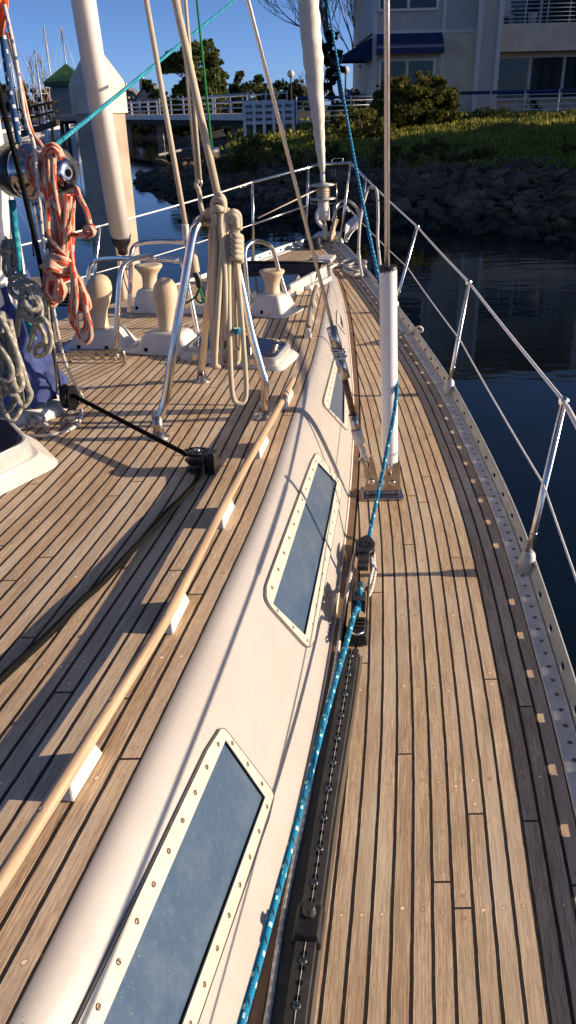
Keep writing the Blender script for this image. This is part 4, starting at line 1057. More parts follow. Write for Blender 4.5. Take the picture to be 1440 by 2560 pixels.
# cream halyards to the guard
def line(name,a,b,r,mat,label,cat_='rope',n=2): return R(name,[a,b],r,mat,label,cat_,8,n)
line('cream_halyard',Y(362,-20,3.4),Y(463,560,3.15),.0098,'r_cream','leftmost of the cream halyards, running down to the taped shackle left of the cream hank')
R('cream_halyard_eye',[Y(463,560,3.15),Y(466,600,3.15),Y(474,625,3.15)],.013,'tape','grey taped eye at the lower end of the leftmost cream halyard')
R('green_tie',[Y(479,655,3.16),Y(486,690,3.16),Y(497,715,3.16),Y(505,740,3.16),Y(512,752,3.16),Y(500,757,3.16),Y(490,745,3.16),Y(498,722,3.16),Y(505,708,3.16),Y(490,740,3.16),Y(455,765,3.2)],.004,'r_green','thin green tie knotted under the black tipped wire eye by the ventilators','rope')
R('wrapped_eye',[Y(476,622,3.16),Y(482,650,3.16),Y(487,680,3.16)],.020,'r_cream','cream whipped splice hanging below the taped eye','rope',8)
R('black_hook',[Y(488,680,3.16),Y(497,700,3.16),Y(499,718,3.16)],.013,'black','black snap hook hanging at the end of the cream whipped splice','hook')
line('cream_halyard',Y(434,-20,3.2),Y(546,496,3.02),.0135,'r_cream','thickest cream halyard, running down to the knot on top of the steel frame')
line('cream_halyard',Y(448,-20,3.3),Y(493,452,3.1),.0062,'r_cream','thin cream line on the left side of the small shackle above the steel frame')
line('cream_halyard',Y(462,-20,3.3),Y(501,450,3.1),.0062,'r_cream','thin cream line on the right side of the small shackle above the steel frame')
line('green_halyard',Y(490,-20,3.5),Y(541,480,3.2),.0042,'r_green','thin green flag halyard running down just right of the cream halyards')
mb=MB(); a,b=Y(512,378,3.07),Y(548,376,3.07); mb.tube([a,b],.011,10); mb.build('x','alu'); tag(bpy.data.objects['x'],'small grey bar toggle across the thick cream halyard','toggle'); bpy.data.objects['x'].name='toggle_bar'
R('shackle_strop',[Y(497,452,3.1),Y(491,462,3.1),Y(498,480,3.09),Y(503,520,3.05),Y(512,540,3.0),Y(524,552,2.98),Y(519,560,2.96),Y(508,552,2.96),Y(512,536,2.99)],.0085,'r_cream','cream strop tied round the steel frame below the small shackle','rope')
mb=MB(); mb.tube(cat([Y(493,452,3.1),Y(489,460,3.1),Y(492,470,3.1),Y(500,472,3.1),Y(504,460,3.1),Y(501,450,3.1)],5,True),.0045,6,closed=True); tag(mb.build('small_shackle','steel'),'small bright shackle joining two thin cream lines above the steel frame','shackle')
# the big cream hank on the mast guard
def hank(name,loops,r,mat,label,seg=8,jit=.012):
    mb=MB()
    for lp in loops:
        pts=[Y(a,b,y) for a,b,y in lp]; mb.tube(cat(pts,7),r,seg)
    return tag(mb.build(name,mat),label,'coiled rope')
y=2.93
def loop(x0,y0,x1,y1,wd,yy,sk=0):   # hanging loop from (x0,y0) to bottom (x1,y1)
    h=y1-y0
    return [(x0-3,y0,yy),(lerp(x0,x1,.35)-wd*.35,y0+h*.33,yy-.012),(lerp(x0,x1,.7)-wd*.5,y0+h*.68,yy-.018),(x1-wd*.5,y1-wd*.7,yy-.015),(x1,y1,yy-.01),(x1+wd*.5,y1-wd*.7,yy),(lerp(x0,x1,.7)+wd*.5+sk,y0+h*.66,yy+.004),(lerp(x0,x1,.35)+wd*.35+sk,y0+h*.33,yy+.004),(x0+3,y0,yy)]
L=[loop(551,515,555,560+80*4,26,y),loop(548,520,556,880,34,y-.02),loop(560,525,565,905,22,y+.01),loop(575,545,598,1008,34,y-.015),loop(585,560,588,905,16,y+.02),loop(565,520,545,915,14,y-.03),
   [(533,560,y-.02),(527,600,y-.02),(530,700,y-.02),(530,800,y-.02),(534,890,y-.02)],[(540,545,y-.03),(536,650,y-.03),(533,760,y-.03),(538,820,y-.03)],
   [(553,512,y-.04),(551,560,y-.045),(556,620,y-.045),(562,700,y-.04),(566,850,y-.03)],loop(570,530,580,905,18,y),loop(590,575,592,870,14,y+.01)]
hank('coiled_halyard',L,.0098,'r_cream','big hank of cream rope hanging from the top of the steel frame by the mast')
L=[[(538,505,y-.02),(548,490,y-.05),(558,500,y-.04),(560,525,y-.03)],[(532,515,y-.03),(540,497,y-.05),(556,503,y-.05),(558,530,y-.04)],[(528,530,y-.02),(538,520,y-.055),(552,522,y-.055),(560,510,y)],[(520,545,y),(528,530,y-.03),(536,535,y-.04),(538,552,y-.04),(530,562,y-.03),(522,552,y-.0)],
   [(517,548,y+.02),(516,535,y-.02),(524,528,y-.03),(531,540,y-.02),(528,556,y)],[(562,530,y),(578,535,y-.03),(590,545,y-.03),(594,570,y-.02)],[(572,545,y-.02),(582,530,y-.03),(596,540,y-.02),(598,575,y-.02)],
   [(578,560,y-.03),(588,545,y-.03),(592,570,y-.03)]]
for k in range(5):
    L.append([(577+k%2,592+k*13,y-.0),(585,590+k*13,y-.045),(600,592+k*13,y-.03),(602,600+k*13,y+.0)])
hank('hank_knot',L,.0118,'r_cream','thick cream knot and wraps at the top of the hank on the steel frame')
mb=MB(); a=Y(592,820,y-.03); mb.tube([a,a-UP*.02],.013,8); tag(mb.build('whipping','r_blue'),'small blue whipping on a cream rope end low in the hank','whipping')
R('green_thread',[Y(562,505,y-.02),Y(570,535,y-.03),Y(577,560,y-.02),Y(576,600,y),Y(560,680,y+.02)],.0038,'r_green','thin green line wound into the cream hank','rope')
# the red and white halyard: turns on the winch, knot and hanging hanks
yw=2.80
mb=MB()
oN=wa.orthogonal().normalized(); oB=wa.cross(oN)
pts=[]
for k in range(0,4*16+1):
    t=2*PI*k/16; pts.append(wpos(-.115+.017*k/16)+(oN*math.cos(t)+oB*math.sin(t))*.056)
mb.tube(pts,.0085,8); tag(mb.build('winch_turns','r_red'),'red flecked rope wound four turns round the mast winch drum','rope')
def RR_(name,lps,label,r=.0088,mat='r_red'): return hank(name,lps,r,mat,label)
RR_('red_halyard',[[(18,80,2.8),(60,250,2.82),(76,320,2.84),(103,362,2.84),(122,395,2.85)],[(20,60,2.82),(50,200,2.84),(80,330,2.85),(112,372,2.85)]],'pair of red flecked lines coming down from the orange cloth to the winch',.0062)
RR_('winch_knot',[[(108,400,2.75),(112,375,2.72),(128,362,2.70),(146,372,2.70),(156,392,2.72)],[(112,408,2.74),(116,384,2.70),(130,372,2.68),(144,380,2.68),(150,395,2.72)],[(130,378,2.70),(134,400,2.69),(134,430,2.68),(136,470,2.68),(144,520,2.70),(152,570,2.72),(160,620,2.72),(164,655,2.72)],
   [(116,395,2.7),(110,430,2.68),(114,470,2.68),(120,520,2.7),(120,570,2.7),(130,600,2.7),(150,625,2.7),(165,640,2.7)],[(122,385,2.7),(121,420,2.68),(124,470,2.68),(120,500,2.7)]],'red flecked rope draped over the winch and hanging straight down')
RR_('winch_tail',[[(192,472,2.78),(200,495,2.74),(215,525,2.72),(224,560,2.70),(222,580,2.70),(212,588,2.70),(190,588,2.72),(160,580,2.74)],[(215,568,2.69),(228,566,2.67),(235,575,2.67),(230,586,2.67),(216,585,2.68),(213,573,2.68),(226,570,2.66),(232,582,2.66),(220,590,2.67)]],'red flecked tail leaving the winch arm and ending in a round stopper knot')
def wig(x0,y0,x1,y1,wd,yy): return loop(x0,y0,x1,y1,wd,yy)
RR_('red_hank',[wig(160,485,165,690,30,2.76),wig(165,485,150,700,24,2.74),wig(178,484,172,640,14,2.78),wig(150,500,140,690,20,2.76),wig(172,490,160,650,10,2.72),[(180,485,2.75),(182,520,2.75),(172,560,2.74),(160,600,2.73),(155,640,2.73)],
   [(118,480,2.76),(128,520,2.76),(150,560,2.75),(166,600,2.75),(166,640,2.75)]],'upper hank of red flecked rope hanging below the mast winch')
L=[]
for k in range(7):
    a=random.uniform(-8,8); L.append([(108+a,655+k*4,2.72),(125,640+k*5,2.70-.008*k),(150+a,645+k*6,2.68),(170,652+k*5,2.70),(178,668+k*3,2.72),(160,682+k*3,2.72),(130,676+k*4,2.70),(112,668+k*4,2.72)])
RR_('red_hank_knot',L,'tangled knot in the middle of the red flecked rope hank')
RR_('red_hank_lower',[wig(140,680,135,755,50,2.74),wig(135,680,140,750,36,2.72),wig(125,690,128,745,24,2.70),wig(145,690,148,752,22,2.71),wig(118,670,120,740,16,2.73),wig(150,680,132,765,30,2.75)],'lower bunch of red flecked rope loops below the knot')
RR_('red_long_loops',[[(178,655,2.70),(188,685,2.69),(205,715,2.69),(222,755,2.69),(222,770,2.69),(206,775,2.69),(190,755,2.68),(185,720,2.68),(183,680,2.68)],[(180,665,2.68),(183,720,2.67),(176,770,2.67),(178,800,2.67),(192,825,2.67),(206,830,2.67),(216,810,2.67),(212,780,2.68),(200,730,2.68),(188,690,2.68)],
   [(184,680,2.66),(191,740,2.66),(190,790,2.66),(196,835,2.66),(212,857,2.66),(226,845,2.66),(226,815,2.66),(216,780,2.66),(212,740,2.67),(195,695,2.67)]],'three long red flecked loops hanging over the ventilator box')
# grey hanks low on the mast
def GH(name,lps,label,r=.0090): return hank(name,lps,r,'r_dirty',label)
GH('grey_hank',[[(25,700,2.74),(30,690,2.70),(50,690,2.69),(62,700,2.69),(90,715,2.68),(108,750,2.67),(112,780,2.67),(98,792,2.67),(75,780,2.68),(56,765,2.68),(50,745,2.69),(70,725,2.68),(95,745,2.66),(104,770,2.66)],
  [(28,705,2.73),(24,720,2.72),(34,738,2.70),(55,745,2.69),(78,735,2.67),(98,752,2.65),(103,785,2.65),(90,800,2.65),(70,790,2.66),(58,770,2.66)],[(35,712,2.72),(60,705,2.68),(85,722,2.67),(100,748,2.655)],[(40,720,2.71),(62,715,2.67),(80,735,2.66),(88,765,2.65),(80,785,2.65)],
  [(50,760,2.68),(46,800,2.68),(42,840,2.69)],[(78,790,2.66),(95,810,2.65),(110,840,2.64),(112,880,2.64)],[(88,800,2.66),(82,840,2.66),(70,880,2.66)],[(60,790,2.68),(85,805,2.65),(105,800,2.64)],
  [(66,740,2.66),(64,760,2.64),(78,775,2.63),(96,770,2.64),(90,750,2.65),(72,745,2.65)],[(26,700,2.72),(44,692,2.70),(60,712,2.68),(66,738,2.67),(58,760,2.67),(72,790,2.66)],[(100,790,2.65),(118,810,2.63),(128,850,2.62),(118,880,2.62),(92,890,2.64),(90,870,2.65),(110,860,2.64),(124,868,2.63)]],'grimy grey rope coil tied in figure of eight on the mast cleat')
GH('hanging_grey_hank',[wig(0,780,12,1030,60,2.60),wig(20,800,28,1050,48,2.58),wig(-20,780,0,990,50,2.62),wig(30,860,58,1015,36,2.57),wig(10,820,30,985,30,2.56),wig(-5,810,10,940,36,2.55),wig(25,830,45,975,20,2.55),[(0,790,2.55),(20,830,2.53),(40,880,2.53),(48,920,2.53),(38,935,2.53)],
  [(-10,850,2.53),(20,900,2.52),(30,930,2.52),(20,950,2.52),(0,945,2.52)]],'heavy grimy grey rope loops hanging at the left edge in front of the mast foot',.0105)
GH('small_white_hank',[wig(18,600,20,690,20,2.76),wig(25,598,30,680,16,2.74),wig(12,602,10,640,14,2.76),[(0,627,2.72),(15,626,2.71),(24,630,2.72)]],'small pale rope hank looped over the upper mast cleat',.007)
# blue cover round the mast foot
mb=MB(); rows=[]; nseg=72
for i in range(16):
    t=i/15; z=lerp(.47,.93,t); row=[]
    r0=lerp(.215,.130,t**.8) if t<.85 else .125
    for k in range(nseg+1):
        a=2*PI*(k%nseg)/nseg; fold=math.sin(a*9+t*3)*.019+math.sin(a*17+1.3+t*7)*.010+math.sin(a*31)*.006*(1-t)+math.sin(t*14+a*3)*.012+abs(math.sin(t*9+a*5))*.012
        if i==0: fold=math.sin(a*40)*.008
        rr=r0+fold; row.append((mx+rr*math.cos(a),my+rr*math.sin(a)*1.12,z+(math.sin(a*26)*.008 if i==0 else 0)+.03*math.sin(a+.5)*t))
    rows.append(row)
mb.grid(rows); tag(mb.build('mast_boot_cover','canvas'),'creased blue canvas cover gathered round the foot of the mast','canvas cover')
# orange cloth
mb=MB(); rows=[]
for i in range(9):
    t=i/8; yy=lerp(-40,90,t); row=[]
    for k in range(7):
        xx=lerp(-40,(14+6*math.sin(t*5)),k/6); row.append(Y(xx,yy,2.86+.02*math.sin(k*1.3+t*4)))
    rows.append(row)
mb.grid(rows); o_=mb.build('signal_flag','orange'); o_.modifiers.new('thick','SOLIDIFY').thickness=.003; tag(o_,'bright orange cloth hanging at the top left corner beside the mast','cloth')
# mooring line on the foredeck and loops over the rail
L=[S_(822,672,.012),S_(845,660,.012),S_(868,664,.03),S_(890,658,.03),S_(912,664,.02),S_(908,672,.02),S_(880,668,.03),S_(862,674,.03),S_(880,682,.03),S_(905,676,.03),S_(914,684,.02),S_(895,690,.02),S_(872,682,.03),S_(860,668,.03),S_(884,676,.045),S_(900,684,.03),S_(886,688,.03)]
R('mooring_line',[L,[S_(855,655,.02),S_(880,650,.03),S_(908,652,.04),S_(915,655,.05)]],.0145,'r_grey','grey mooring line heaped on the side deck by the front of the cabin','rope',8)
yv=7.0
R('rail_loop',[Y(906,692,6.9),Y(898,650,6.95),Y(897,600,7.0),Y(902,540,7.05),Y(918,477,7.1),Y(932,469,7.1),Y(942,480,7.05),Y(945,540,7.0),Y(944,600,6.9),Y(952,680,6.6)],.0125,'r_grey','long pale rope loop hung over the starboard lifeline behind the pulpit','rope')
R('cleat_tail',[S_(1000,832,.012),S_(1020,832,.012),Y(1036,824,5.35),Y(1046,817,5.3),Y(1056,822,5.3),Y(1052,830,5.3),Y(1040,826,5.35)],.009,'r_grey','short pale rope end tied through the toe rail','rope')
# ------------------------------------------------------------------ the setting
WZ=-1.3
def wat(px,py): p=onZ(px,py,WZ); return (p.x,p.y)
def flat(name,P,m,kind='structure'):
    mb=MB(); mb.v=[tuple(p) for p in P]; mb.face(range(len(P))); return tag(mb.build(name,m),kind=kind)
flat('water',[(-600,-300,WZ),(600,-300,WZ),(600,600,WZ),(-600,600,WZ)],'water')
flat('sea_bed',[(-600,-300,WZ-4),(600,-300,WZ-4),(600,600,WZ-4),(-600,600,WZ-4)],'soil')
SH=[(70,6),(32,13),(14,17.2)]+[wat(*q) for q in ((1440,602),(1330,592),(1250,582),(1150,578),(1050,569),(950,566),(850,560),(700,548),(560,527),(450,505),(400,485),(345,458),(372,440),(425,420),(440,390),(425,366),(430,352),(330,345))]+[(-75,97),(-260,110),(-260,420),(300,420),(300,6)]
FRONT=[(14,17.2)]+[wat(*q) for q in ((1440,602),(1330,592),(1250,582),(1150,578),(1050,569),(950,566),(850,560),(700,548),(560,527),(450,505),(400,485),(345,458),(372,440),(425,420))]
def inside(x,y):
    c=False;n=len(SH)
    for i in range(n):
        x1,y1=SH[i];x2,y2=SH[(i+1)%n]
        if (y1>y)!=(y2>y) and x<(x2-x1)*(y-y1)/(y2-y1)+x1: c=not c
    return c
def sdist(x,y):
    m=1e9;n=len(SH)
    for i in range(n):
        x1,y1=SH[i];x2,y2=SH[(i+1)%n]; dx,dy=x2-x1,y2-y1; t=max(0,min(1,((x-x1)*dx+(y-y1)*dy)/(dx*dx+dy*dy)))
        m=min(m,math.hypot(x-x1-t*dx,y-y1-t*dy))
    return m if inside(x,y) else -m
PR=[(-6,-3.4),(-2,-2.2),(0,-1.35),(1.2,-.85),(3,-.45),(5,-.15),(9,.30),(15,.68),(20,.85),(40,.9)]
def gh(x,y):
    d=sdist(x,y); h=table(PR,max(-6,min(39,d)))
    if d>2: h+=.10*math.sin(x*.9+y*.4)*math.sin(y*.7-x*.3)*min(1,(d-2)/4)*(1 if d<14 else .3)
    return h
def ground(name,x0,x1,y0,y1,st,off=0):
    mb=MB(); nx=int((x1-x0)/st);ny=int((y1-y0)/st)
    mb.grid([[(x0+i*st,y0+j*st,gh(x0+i*st,y0+j*st)+off) for i in range(nx+1)] for j in range(ny+1)]); return tag(mb.build(name,'soil'),kind='structure')
ground('bank',-30,46,8,62,.8)
ground('far_shore',-110,90,58,130,3,-.03)
ground('terrain',-260,300,126,410,14,-.06)
# ---- boulders
def rockmesh(seed):
    rnd=random.Random(seed); import bmesh
    bm=bmesh.new()
    for _ in range(15):
        v=V3((rnd.gauss(0,1),rnd.gauss(0,1),rnd.gauss(0,1))).normalized(); bm.verts.new((v.x*rnd.uniform(.8,1.15),v.y*rnd.uniform(.6,.95),v.z*rnd.uniform(.45,.8)))
    r=bmesh.ops.convex_hull(bm,input=bm.verts); bmesh.ops.delete(bm,geom=list({g for g in r['geom_interior']+r['geom_unused'] if isinstance(g,bmesh.types.BMVert)}),context='VERTS')
    bmesh.ops.bevel(bm,geom=bm.edges[:]+bm.verts[:],offset=.07,segments=2,affect='EDGES',profile=.5)
    me=bpy.data.meshes.new('boulder'); bm.to_mesh(me); bm.free(); me.materials.append(M['rock'])
    for p in me.polygons: p.use_smooth=False
    return me
rks=[rockmesh(i) for i in range(14)]; rr=random.Random(3)
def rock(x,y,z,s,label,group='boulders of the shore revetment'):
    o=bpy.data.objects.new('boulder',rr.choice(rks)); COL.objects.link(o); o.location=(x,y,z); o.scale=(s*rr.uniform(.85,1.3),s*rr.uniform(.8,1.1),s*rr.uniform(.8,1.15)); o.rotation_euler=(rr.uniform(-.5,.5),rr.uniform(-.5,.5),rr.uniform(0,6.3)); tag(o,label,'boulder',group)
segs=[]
for a,b in zip(FRONT,FRONT[1:]): segs.append((a,b,math.hypot(b[0]-a[0],b[1]-a[1])))
tot=sum(s[2] for s in segs); cnt=0; placed=[]
while cnt<286:
    s=rr.uniform(tot*.03,tot*.80); 
    for a,b,l in segs:
        if s<=l: break
        s-=l
    t=s/l; x=lerp(a[0],b[0],t); y=lerp(a[1],b[1],t); n=((b[1]-a[1])/l,-(b[0]-a[0])/l)
    if not inside(x+n[0]*.3,y+n[1]*.3): n=(-n[0],-n[1])
    row=rr.random(); d=row**1.1*4.4-.1; x+=n[0]*d; y+=n[1]*d
    sz=rr.choice((.17,.20,.23,.27,.31,.36)) if rr.random()<.88 else .46
    if y>30: sz*=1.2
    if any(math.hypot(x-p[0],y-p[1])<(sz+p[2])*.50 for p in placed): 
        if rr.random()<.93: continue
    placed.append((x,y,sz)); z=gh(x,y)+sz*.16
    lab=('grey riprap boulder at the water edge of the shaded shore bank' if d<1.1 else 'grey riprap boulder in the middle of the shaded rock slope' if d<3 else 'grey riprap boulder at the top of the rock slope below the greenery')
    rock(x,y,z,sz,lab); cnt+=1
for px,py,s,l in ((1385,428,.62,'big pale rounded boulder at the far right top of the rocks'),(1292,430,.64,'second big rounded boulder from the right at the top of the rocks'),(1345,412,.36,'smaller boulder wedged between the two big rounded ones')):
    p=atY(px,py,23.5); rock(p.x,p.y,p.z,s,l)
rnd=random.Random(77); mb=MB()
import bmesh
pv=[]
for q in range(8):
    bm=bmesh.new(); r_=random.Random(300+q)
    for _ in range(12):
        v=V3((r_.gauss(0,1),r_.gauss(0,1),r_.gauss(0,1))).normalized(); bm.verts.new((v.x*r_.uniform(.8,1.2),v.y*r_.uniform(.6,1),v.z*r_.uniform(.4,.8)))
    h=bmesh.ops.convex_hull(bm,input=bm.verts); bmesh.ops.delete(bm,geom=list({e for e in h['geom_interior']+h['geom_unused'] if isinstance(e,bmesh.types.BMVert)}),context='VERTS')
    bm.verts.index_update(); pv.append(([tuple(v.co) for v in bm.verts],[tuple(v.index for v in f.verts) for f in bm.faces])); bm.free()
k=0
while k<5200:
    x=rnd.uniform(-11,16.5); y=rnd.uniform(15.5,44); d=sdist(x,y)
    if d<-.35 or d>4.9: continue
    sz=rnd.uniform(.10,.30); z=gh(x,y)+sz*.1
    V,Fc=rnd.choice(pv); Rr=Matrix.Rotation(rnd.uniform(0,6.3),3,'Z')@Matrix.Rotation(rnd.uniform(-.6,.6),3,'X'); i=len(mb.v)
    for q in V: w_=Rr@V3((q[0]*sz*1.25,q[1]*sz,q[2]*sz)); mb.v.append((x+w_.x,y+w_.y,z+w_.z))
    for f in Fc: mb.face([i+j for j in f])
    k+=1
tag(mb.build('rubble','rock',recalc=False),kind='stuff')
# ---- ground cover
def blades(name,mat,area,n,h0,h1,w,dens=None,seed=1,spread=.10):
    rnd=random.Random(seed); mb=MB(); k=0
    while k<n:
        x=rnd.uniform(area[0],area[1]); y=rnd.uniform(area[2],area[3]); d=sdist(x,y)
        if d<3.2+rnd.random()*1.5: continue
        if dens and rnd.random()>dens(x,y,d): continue
        z=gh(x,y)-.02; cl=.5+.5*math.sin(x*1.7+math.sin(y*1.3)*2)*math.sin(y*1.9+x*.6); h=lerp(h0,h1,cl)*rnd.uniform(.6,1.2)
        a=rnd.uniform(0,PI); dx,dy=math.cos(a)*w*.5,math.sin(a)*w*.5; lx,ly=rnd.uniform(-1,1)*h*.6,rnd.uniform(-1,1)*h*.6
        b=len(mb.v); mb.v+=[(x-dx,y-dy,z),(x+dx,y+dy,z),(x+dx*.5+lx,y+dy*.5+ly,z+h),(x-dx*.3+lx,y-dy*.3+ly,z+h*.96)]; mb.face((b,b+1,b+2,b+3)); k+=1
    return tag(mb.build(name,mat,recalc=False),kind='stuff')
blades('ground_cover','grass',(-9,17,19,39.5),42000,.10,.34,.07,seed=5)
blades('far_ground_cover','grass',(-20,10,38,60),9000,.2,.5,.2,seed=6)
# ---- trees
def crown(mb,c,rx,ry,rz,nclump,nleaf,ls,rnd,mi=0,core=.45,flat_=.0):
    c=V3(c)
    for k in range(nclump):
        v=V3((rnd.gauss(0,1),rnd.gauss(0,1),rnd.gauss(0,1))).normalized(); q=rnd.uniform(core,1.0)**.6
        cc=c+V3((v.x*rx*q,v.y*ry*q,v.z*rz*q)); cr=rnd.choice((.10,.16,.24,.32,.40))*rnd.uniform(.8,1.1)*(rx+rz)/2; q=q*(1.12 if cr<.17*(rx+rz)/2 else 1.0); cc=c+V3((v.x*rx*q,v.y*ry*q,v.z*rz*q))
        nl=max(12,int(nleaf*1.15*(cr/(.30*(rx+rz)/2))**1.7))
        for j in range(nl):
            w_=V3((rnd.gauss(0,1),rnd.gauss(0,1),rnd.gauss(0,1))).normalized()*cr*rnd.random()**.45; w_.z*=.75
            p=cc+w_; s=ls*rnd.uniform(.6,1.5); a=V3((rnd.gauss(0,1),rnd.gauss(0,1),rnd.gauss(0,.8))).normalized(); b=a.orthogonal().normalized(); b=Matrix.Rotation(rnd.uniform(0,6.3),3,a)@b; e=a.cross(b)
            i=len(mb.v); mb.v+=[tuple(p-b*s*.5),tuple(p+e*s*.28),tuple(p+b*s*.5),tuple(p-e*s*.28)]; mb.face((i,i+1,i+2,i+3),None,mi)
def limb(mb,p,d,L,r,depth,rnd,bend=.25,spread=.5,kids=3,rmin=.008,shrink=.72,upb=.08):
    pts=[p]; q=p; dd=d.normalized(); n=4
    for i in range(n):
        dd=(dd+V3((rnd.gauss(0,bend*.4),rnd.gauss(0,bend*.4),rnd.gauss(0,bend*.3)+upb))).normalized(); q=q+dd*L/n; pts.append(q)
    mb.tube(pts,[lerp(r,r*.62,i/n) for i in range(n+1)],5 if depth>2 else 3,cap=False)
    if depth<=0: return
    for k in range(kids):
        t=rnd.uniform(.45,1.0) if k else 1.0; b=pts[min(n,int(t*n))]; nd=(dd+V3((rnd.gauss(0,spread),rnd.gauss(0,spread),rnd.gauss(0,spread*.6)+.15))).normalized()
        limb(mb,b,nd,L*shrink*rnd.uniform(.75,1.15),max(rmin,r*.58),depth-1,rnd,bend,spread,kids,rmin,shrink,upb)
def tree(name,px,pyt,pyb,wpx,Y,mat,label,cat_='tree',n=(26,90),ls=.3,trunk=.25,seed=1,group=None,lobes=None,bark='bark',crownbase=.25,mat2=None):
    rnd=random.Random(seed); T=atY(px,pyt,Y); B=atY(px,pyb,Y); L_=atY(px-wpx/2,(pyt+pyb)/2,Y); R_=atY(px+wpx/2,(pyt+pyb)/2,Y); wd=(R_.x-L_.x); g=gh(T.x,Y) if B.z<3 else B.z
    zb=max(g-.05,-1.2); hgt=T.z-zb; t=thing(name,(T.x,Y,zb),label,cat_,group)
    tb=MB(); r=max(.04,hgt*.022)
    mid=V3((T.x,Y,zb+hgt*.45)); tb.tube([V3((T.x,Y,zb)),V3((T.x+.1,Y,zb+hgt*.25)),mid,V3((T.x-.05*wd,Y,zb+hgt*.8))],[r*1.4,r,r*.8,r*.3],7)
    for k in range(7):
        a=rnd.uniform(0,6.3); b0=V3((T.x,Y,zb+hgt*rnd.uniform(.25,.65))); tb.tube([b0,b0+V3((math.cos(a)*wd*.18,math.sin(a)*wd*.18,hgt*.12)),b0+V3((math.cos(a)*wd*.36,math.sin(a)*wd*.36,hgt*.2))],[r*.45,r*.3,r*.12],5)
    tb.build('trunk',bark,t)
    n=(int(n[0]*1.35),int(n[1]*1.35)); ls*=.72
    cm=MB(); cz=zb+hgt*(crownbase+(1-crownbase)/2); rz=hgt*(1-crownbase)/2
    if lobes:
        for (ox,oz,sx,sz,k) in lobes: crown(cm,(T.x+ox*wd/2,Y+rnd.uniform(-.1,.1)*wd,cz+oz*rz),wd/2*sx,wd/2*sx,rz*sz,max(4,int(n[0]*k)),n[1],ls,rnd)
    else: crown(cm,(T.x,Y,cz),wd/2,wd/2,rz,n[0],n[1],ls,rnd)
    cm.build('crown',mat,t,recalc=False); return t
tree('broadleaf_tree',487,100,255,165,72,'leafolive','tall rounded olive green tree beyond the footbridge, largest on the skyline',n=(62,120),ls=.42,seed=11,crownbase=.05,
     lobes=[(-.45,.45,.55,.5,.35),(.1,.25,.7,.72,.6),(.45,-.1,.5,.62,.35),(-.4,-.35,.55,.5,.3),(.1,-.5,.9,.5,.4)])
TR=[(575,215,258,90,95,'leafdark','low dark tree between the big olive tree and the hedge'),(690,205,258,120,92,'leafdark','dark spreading tree behind the white lattice screen'),(598,180,235,40,90,'leafdark','small round topped dark tree rising above the hedge line'),
    (640,190,255,75,96,'leafdark','broad dark tree just left of the steel shroud'),(655,215,258,80,80,'leafolive','lower greener tree in front of the dark hedge trees'),(742,192,255,62,88,'leafdark','dark tree beside the left lamp post'),(783,205,255,60,94,'leafbrown','brownish thin tree just right of the left lamp post'),
    (540,205,262,110,100,'leafdark','dark low tree mass right of the big olive tree'),(395,228,270,90,100,'leafdark','dark tree in front of the gabled house'),(440,215,268,110,84,'leafdark','dark understorey tree at the foot of the big olive tree'),
    (370,198,230,34,125,'leafdark','small round tree behind the gabled house'),(88,212,272,90,115,'leafbrown','autumn brown tree behind the marina masts'),(135,222,275,70,118,'leafbrown','second brown tree, behind the green roofed kiosk'),(20,215,275,70,118,'leafdark','dark tree at the far left of the marina'),(50,205,265,40,120,'leafbrown','narrow brown tree left of the larger brown one'),(225,240,285,90,120,'leafdark','dark tree behind the concrete pile')]
for i,(px,a,b,wd,Y_,m,l) in enumerate(TR): tree('shore_tree',px,a,b,wd,Y_,m,l,n=(22,60),ls=.5,seed=20+i,group='trees along the far shore',crownbase=.08)
for i,(px,a,b,wd,Y_,m,l) in enumerate([(360,292,345,90,93,'leafdark','dark shrub on the shore under the left end of the footbridge'),(415,296,348,90,90,'leafdark','dark shrub under the footbridge beside the cove'),(475,300,350,100,84,'leafdark','dark shrub under the middle of the footbridge'),(540,300,345,90,78,'leafdark','dark shrub by the bridge abutment'),(300,290,340,80,96,'leafdark','dark shrub on the shore behind the pile'),(590,318,345,70,60,'leafdark','dark shrub below the right end of the footbridge')]):
    tree('shrub',px,a,b,wd,Y_,m,l,'shrub',n=(20,60),ls=.45,seed=60+i,group='shrubs below the footbridge',crownbase=0)
def baretree(name,px,pyb,Y,hgt,label,seed,depth=6,r=.20,lean=0,L0=.27,kids=3,leafy=None):
    rnd=random.Random(seed); B=atY(px,pyb,Y); g=gh(B.x,Y)-.05; t=thing(name,(B.x,Y,g),label,'tree'); mb=MB()
    limb(mb,V3((B.x,Y,g)),V3((lean,0,1)),hgt*L0,r,depth,rnd,.22,.42,kids,.011,.78,.06); mb.build('branches','barkpale',t)
    return t
baretree('bare_tree',868,238,50,13.5,'tall leafless tree with fine twigs left of the building',5,r=.17)
baretree('bare_tree',908,238,53,12.5,'second leafless tree, close against the left corner of the building',9,r=.15)
baretree('bare_tree',800,240,70,5.5,'small leafless tree beside the furled sail',12,depth=5,r=.09)
for i,(px,l) in enumerate(((90,'slim leafless poplar behind the marina, left one'),(105,'slim leafless poplar behind the marina, middle one'),(118,'slim leafless poplar behind the marina, right one'))):
    rnd=random.Random(80+i); B=atY(px,260,128); t=thing('poplar',(B.x,128,.8),l,'tree','leafless poplars'); mb=MB(); mb.tube([V3((B.x,128,.8)),V3((B.x,128,8.4))],[.16,.03],5)
    for k in range(26): 
        z=rnd.uniform(2,7.4); a=rnd.uniform(0,6.3); mb.tube([V3((B.x,128,z)),V3((B.x+math.cos(a)*.5,128+math.sin(a)*.5,z+1.3))],[.05,.02],3,cap=False)
    mb.build('branches','barkpale',t)
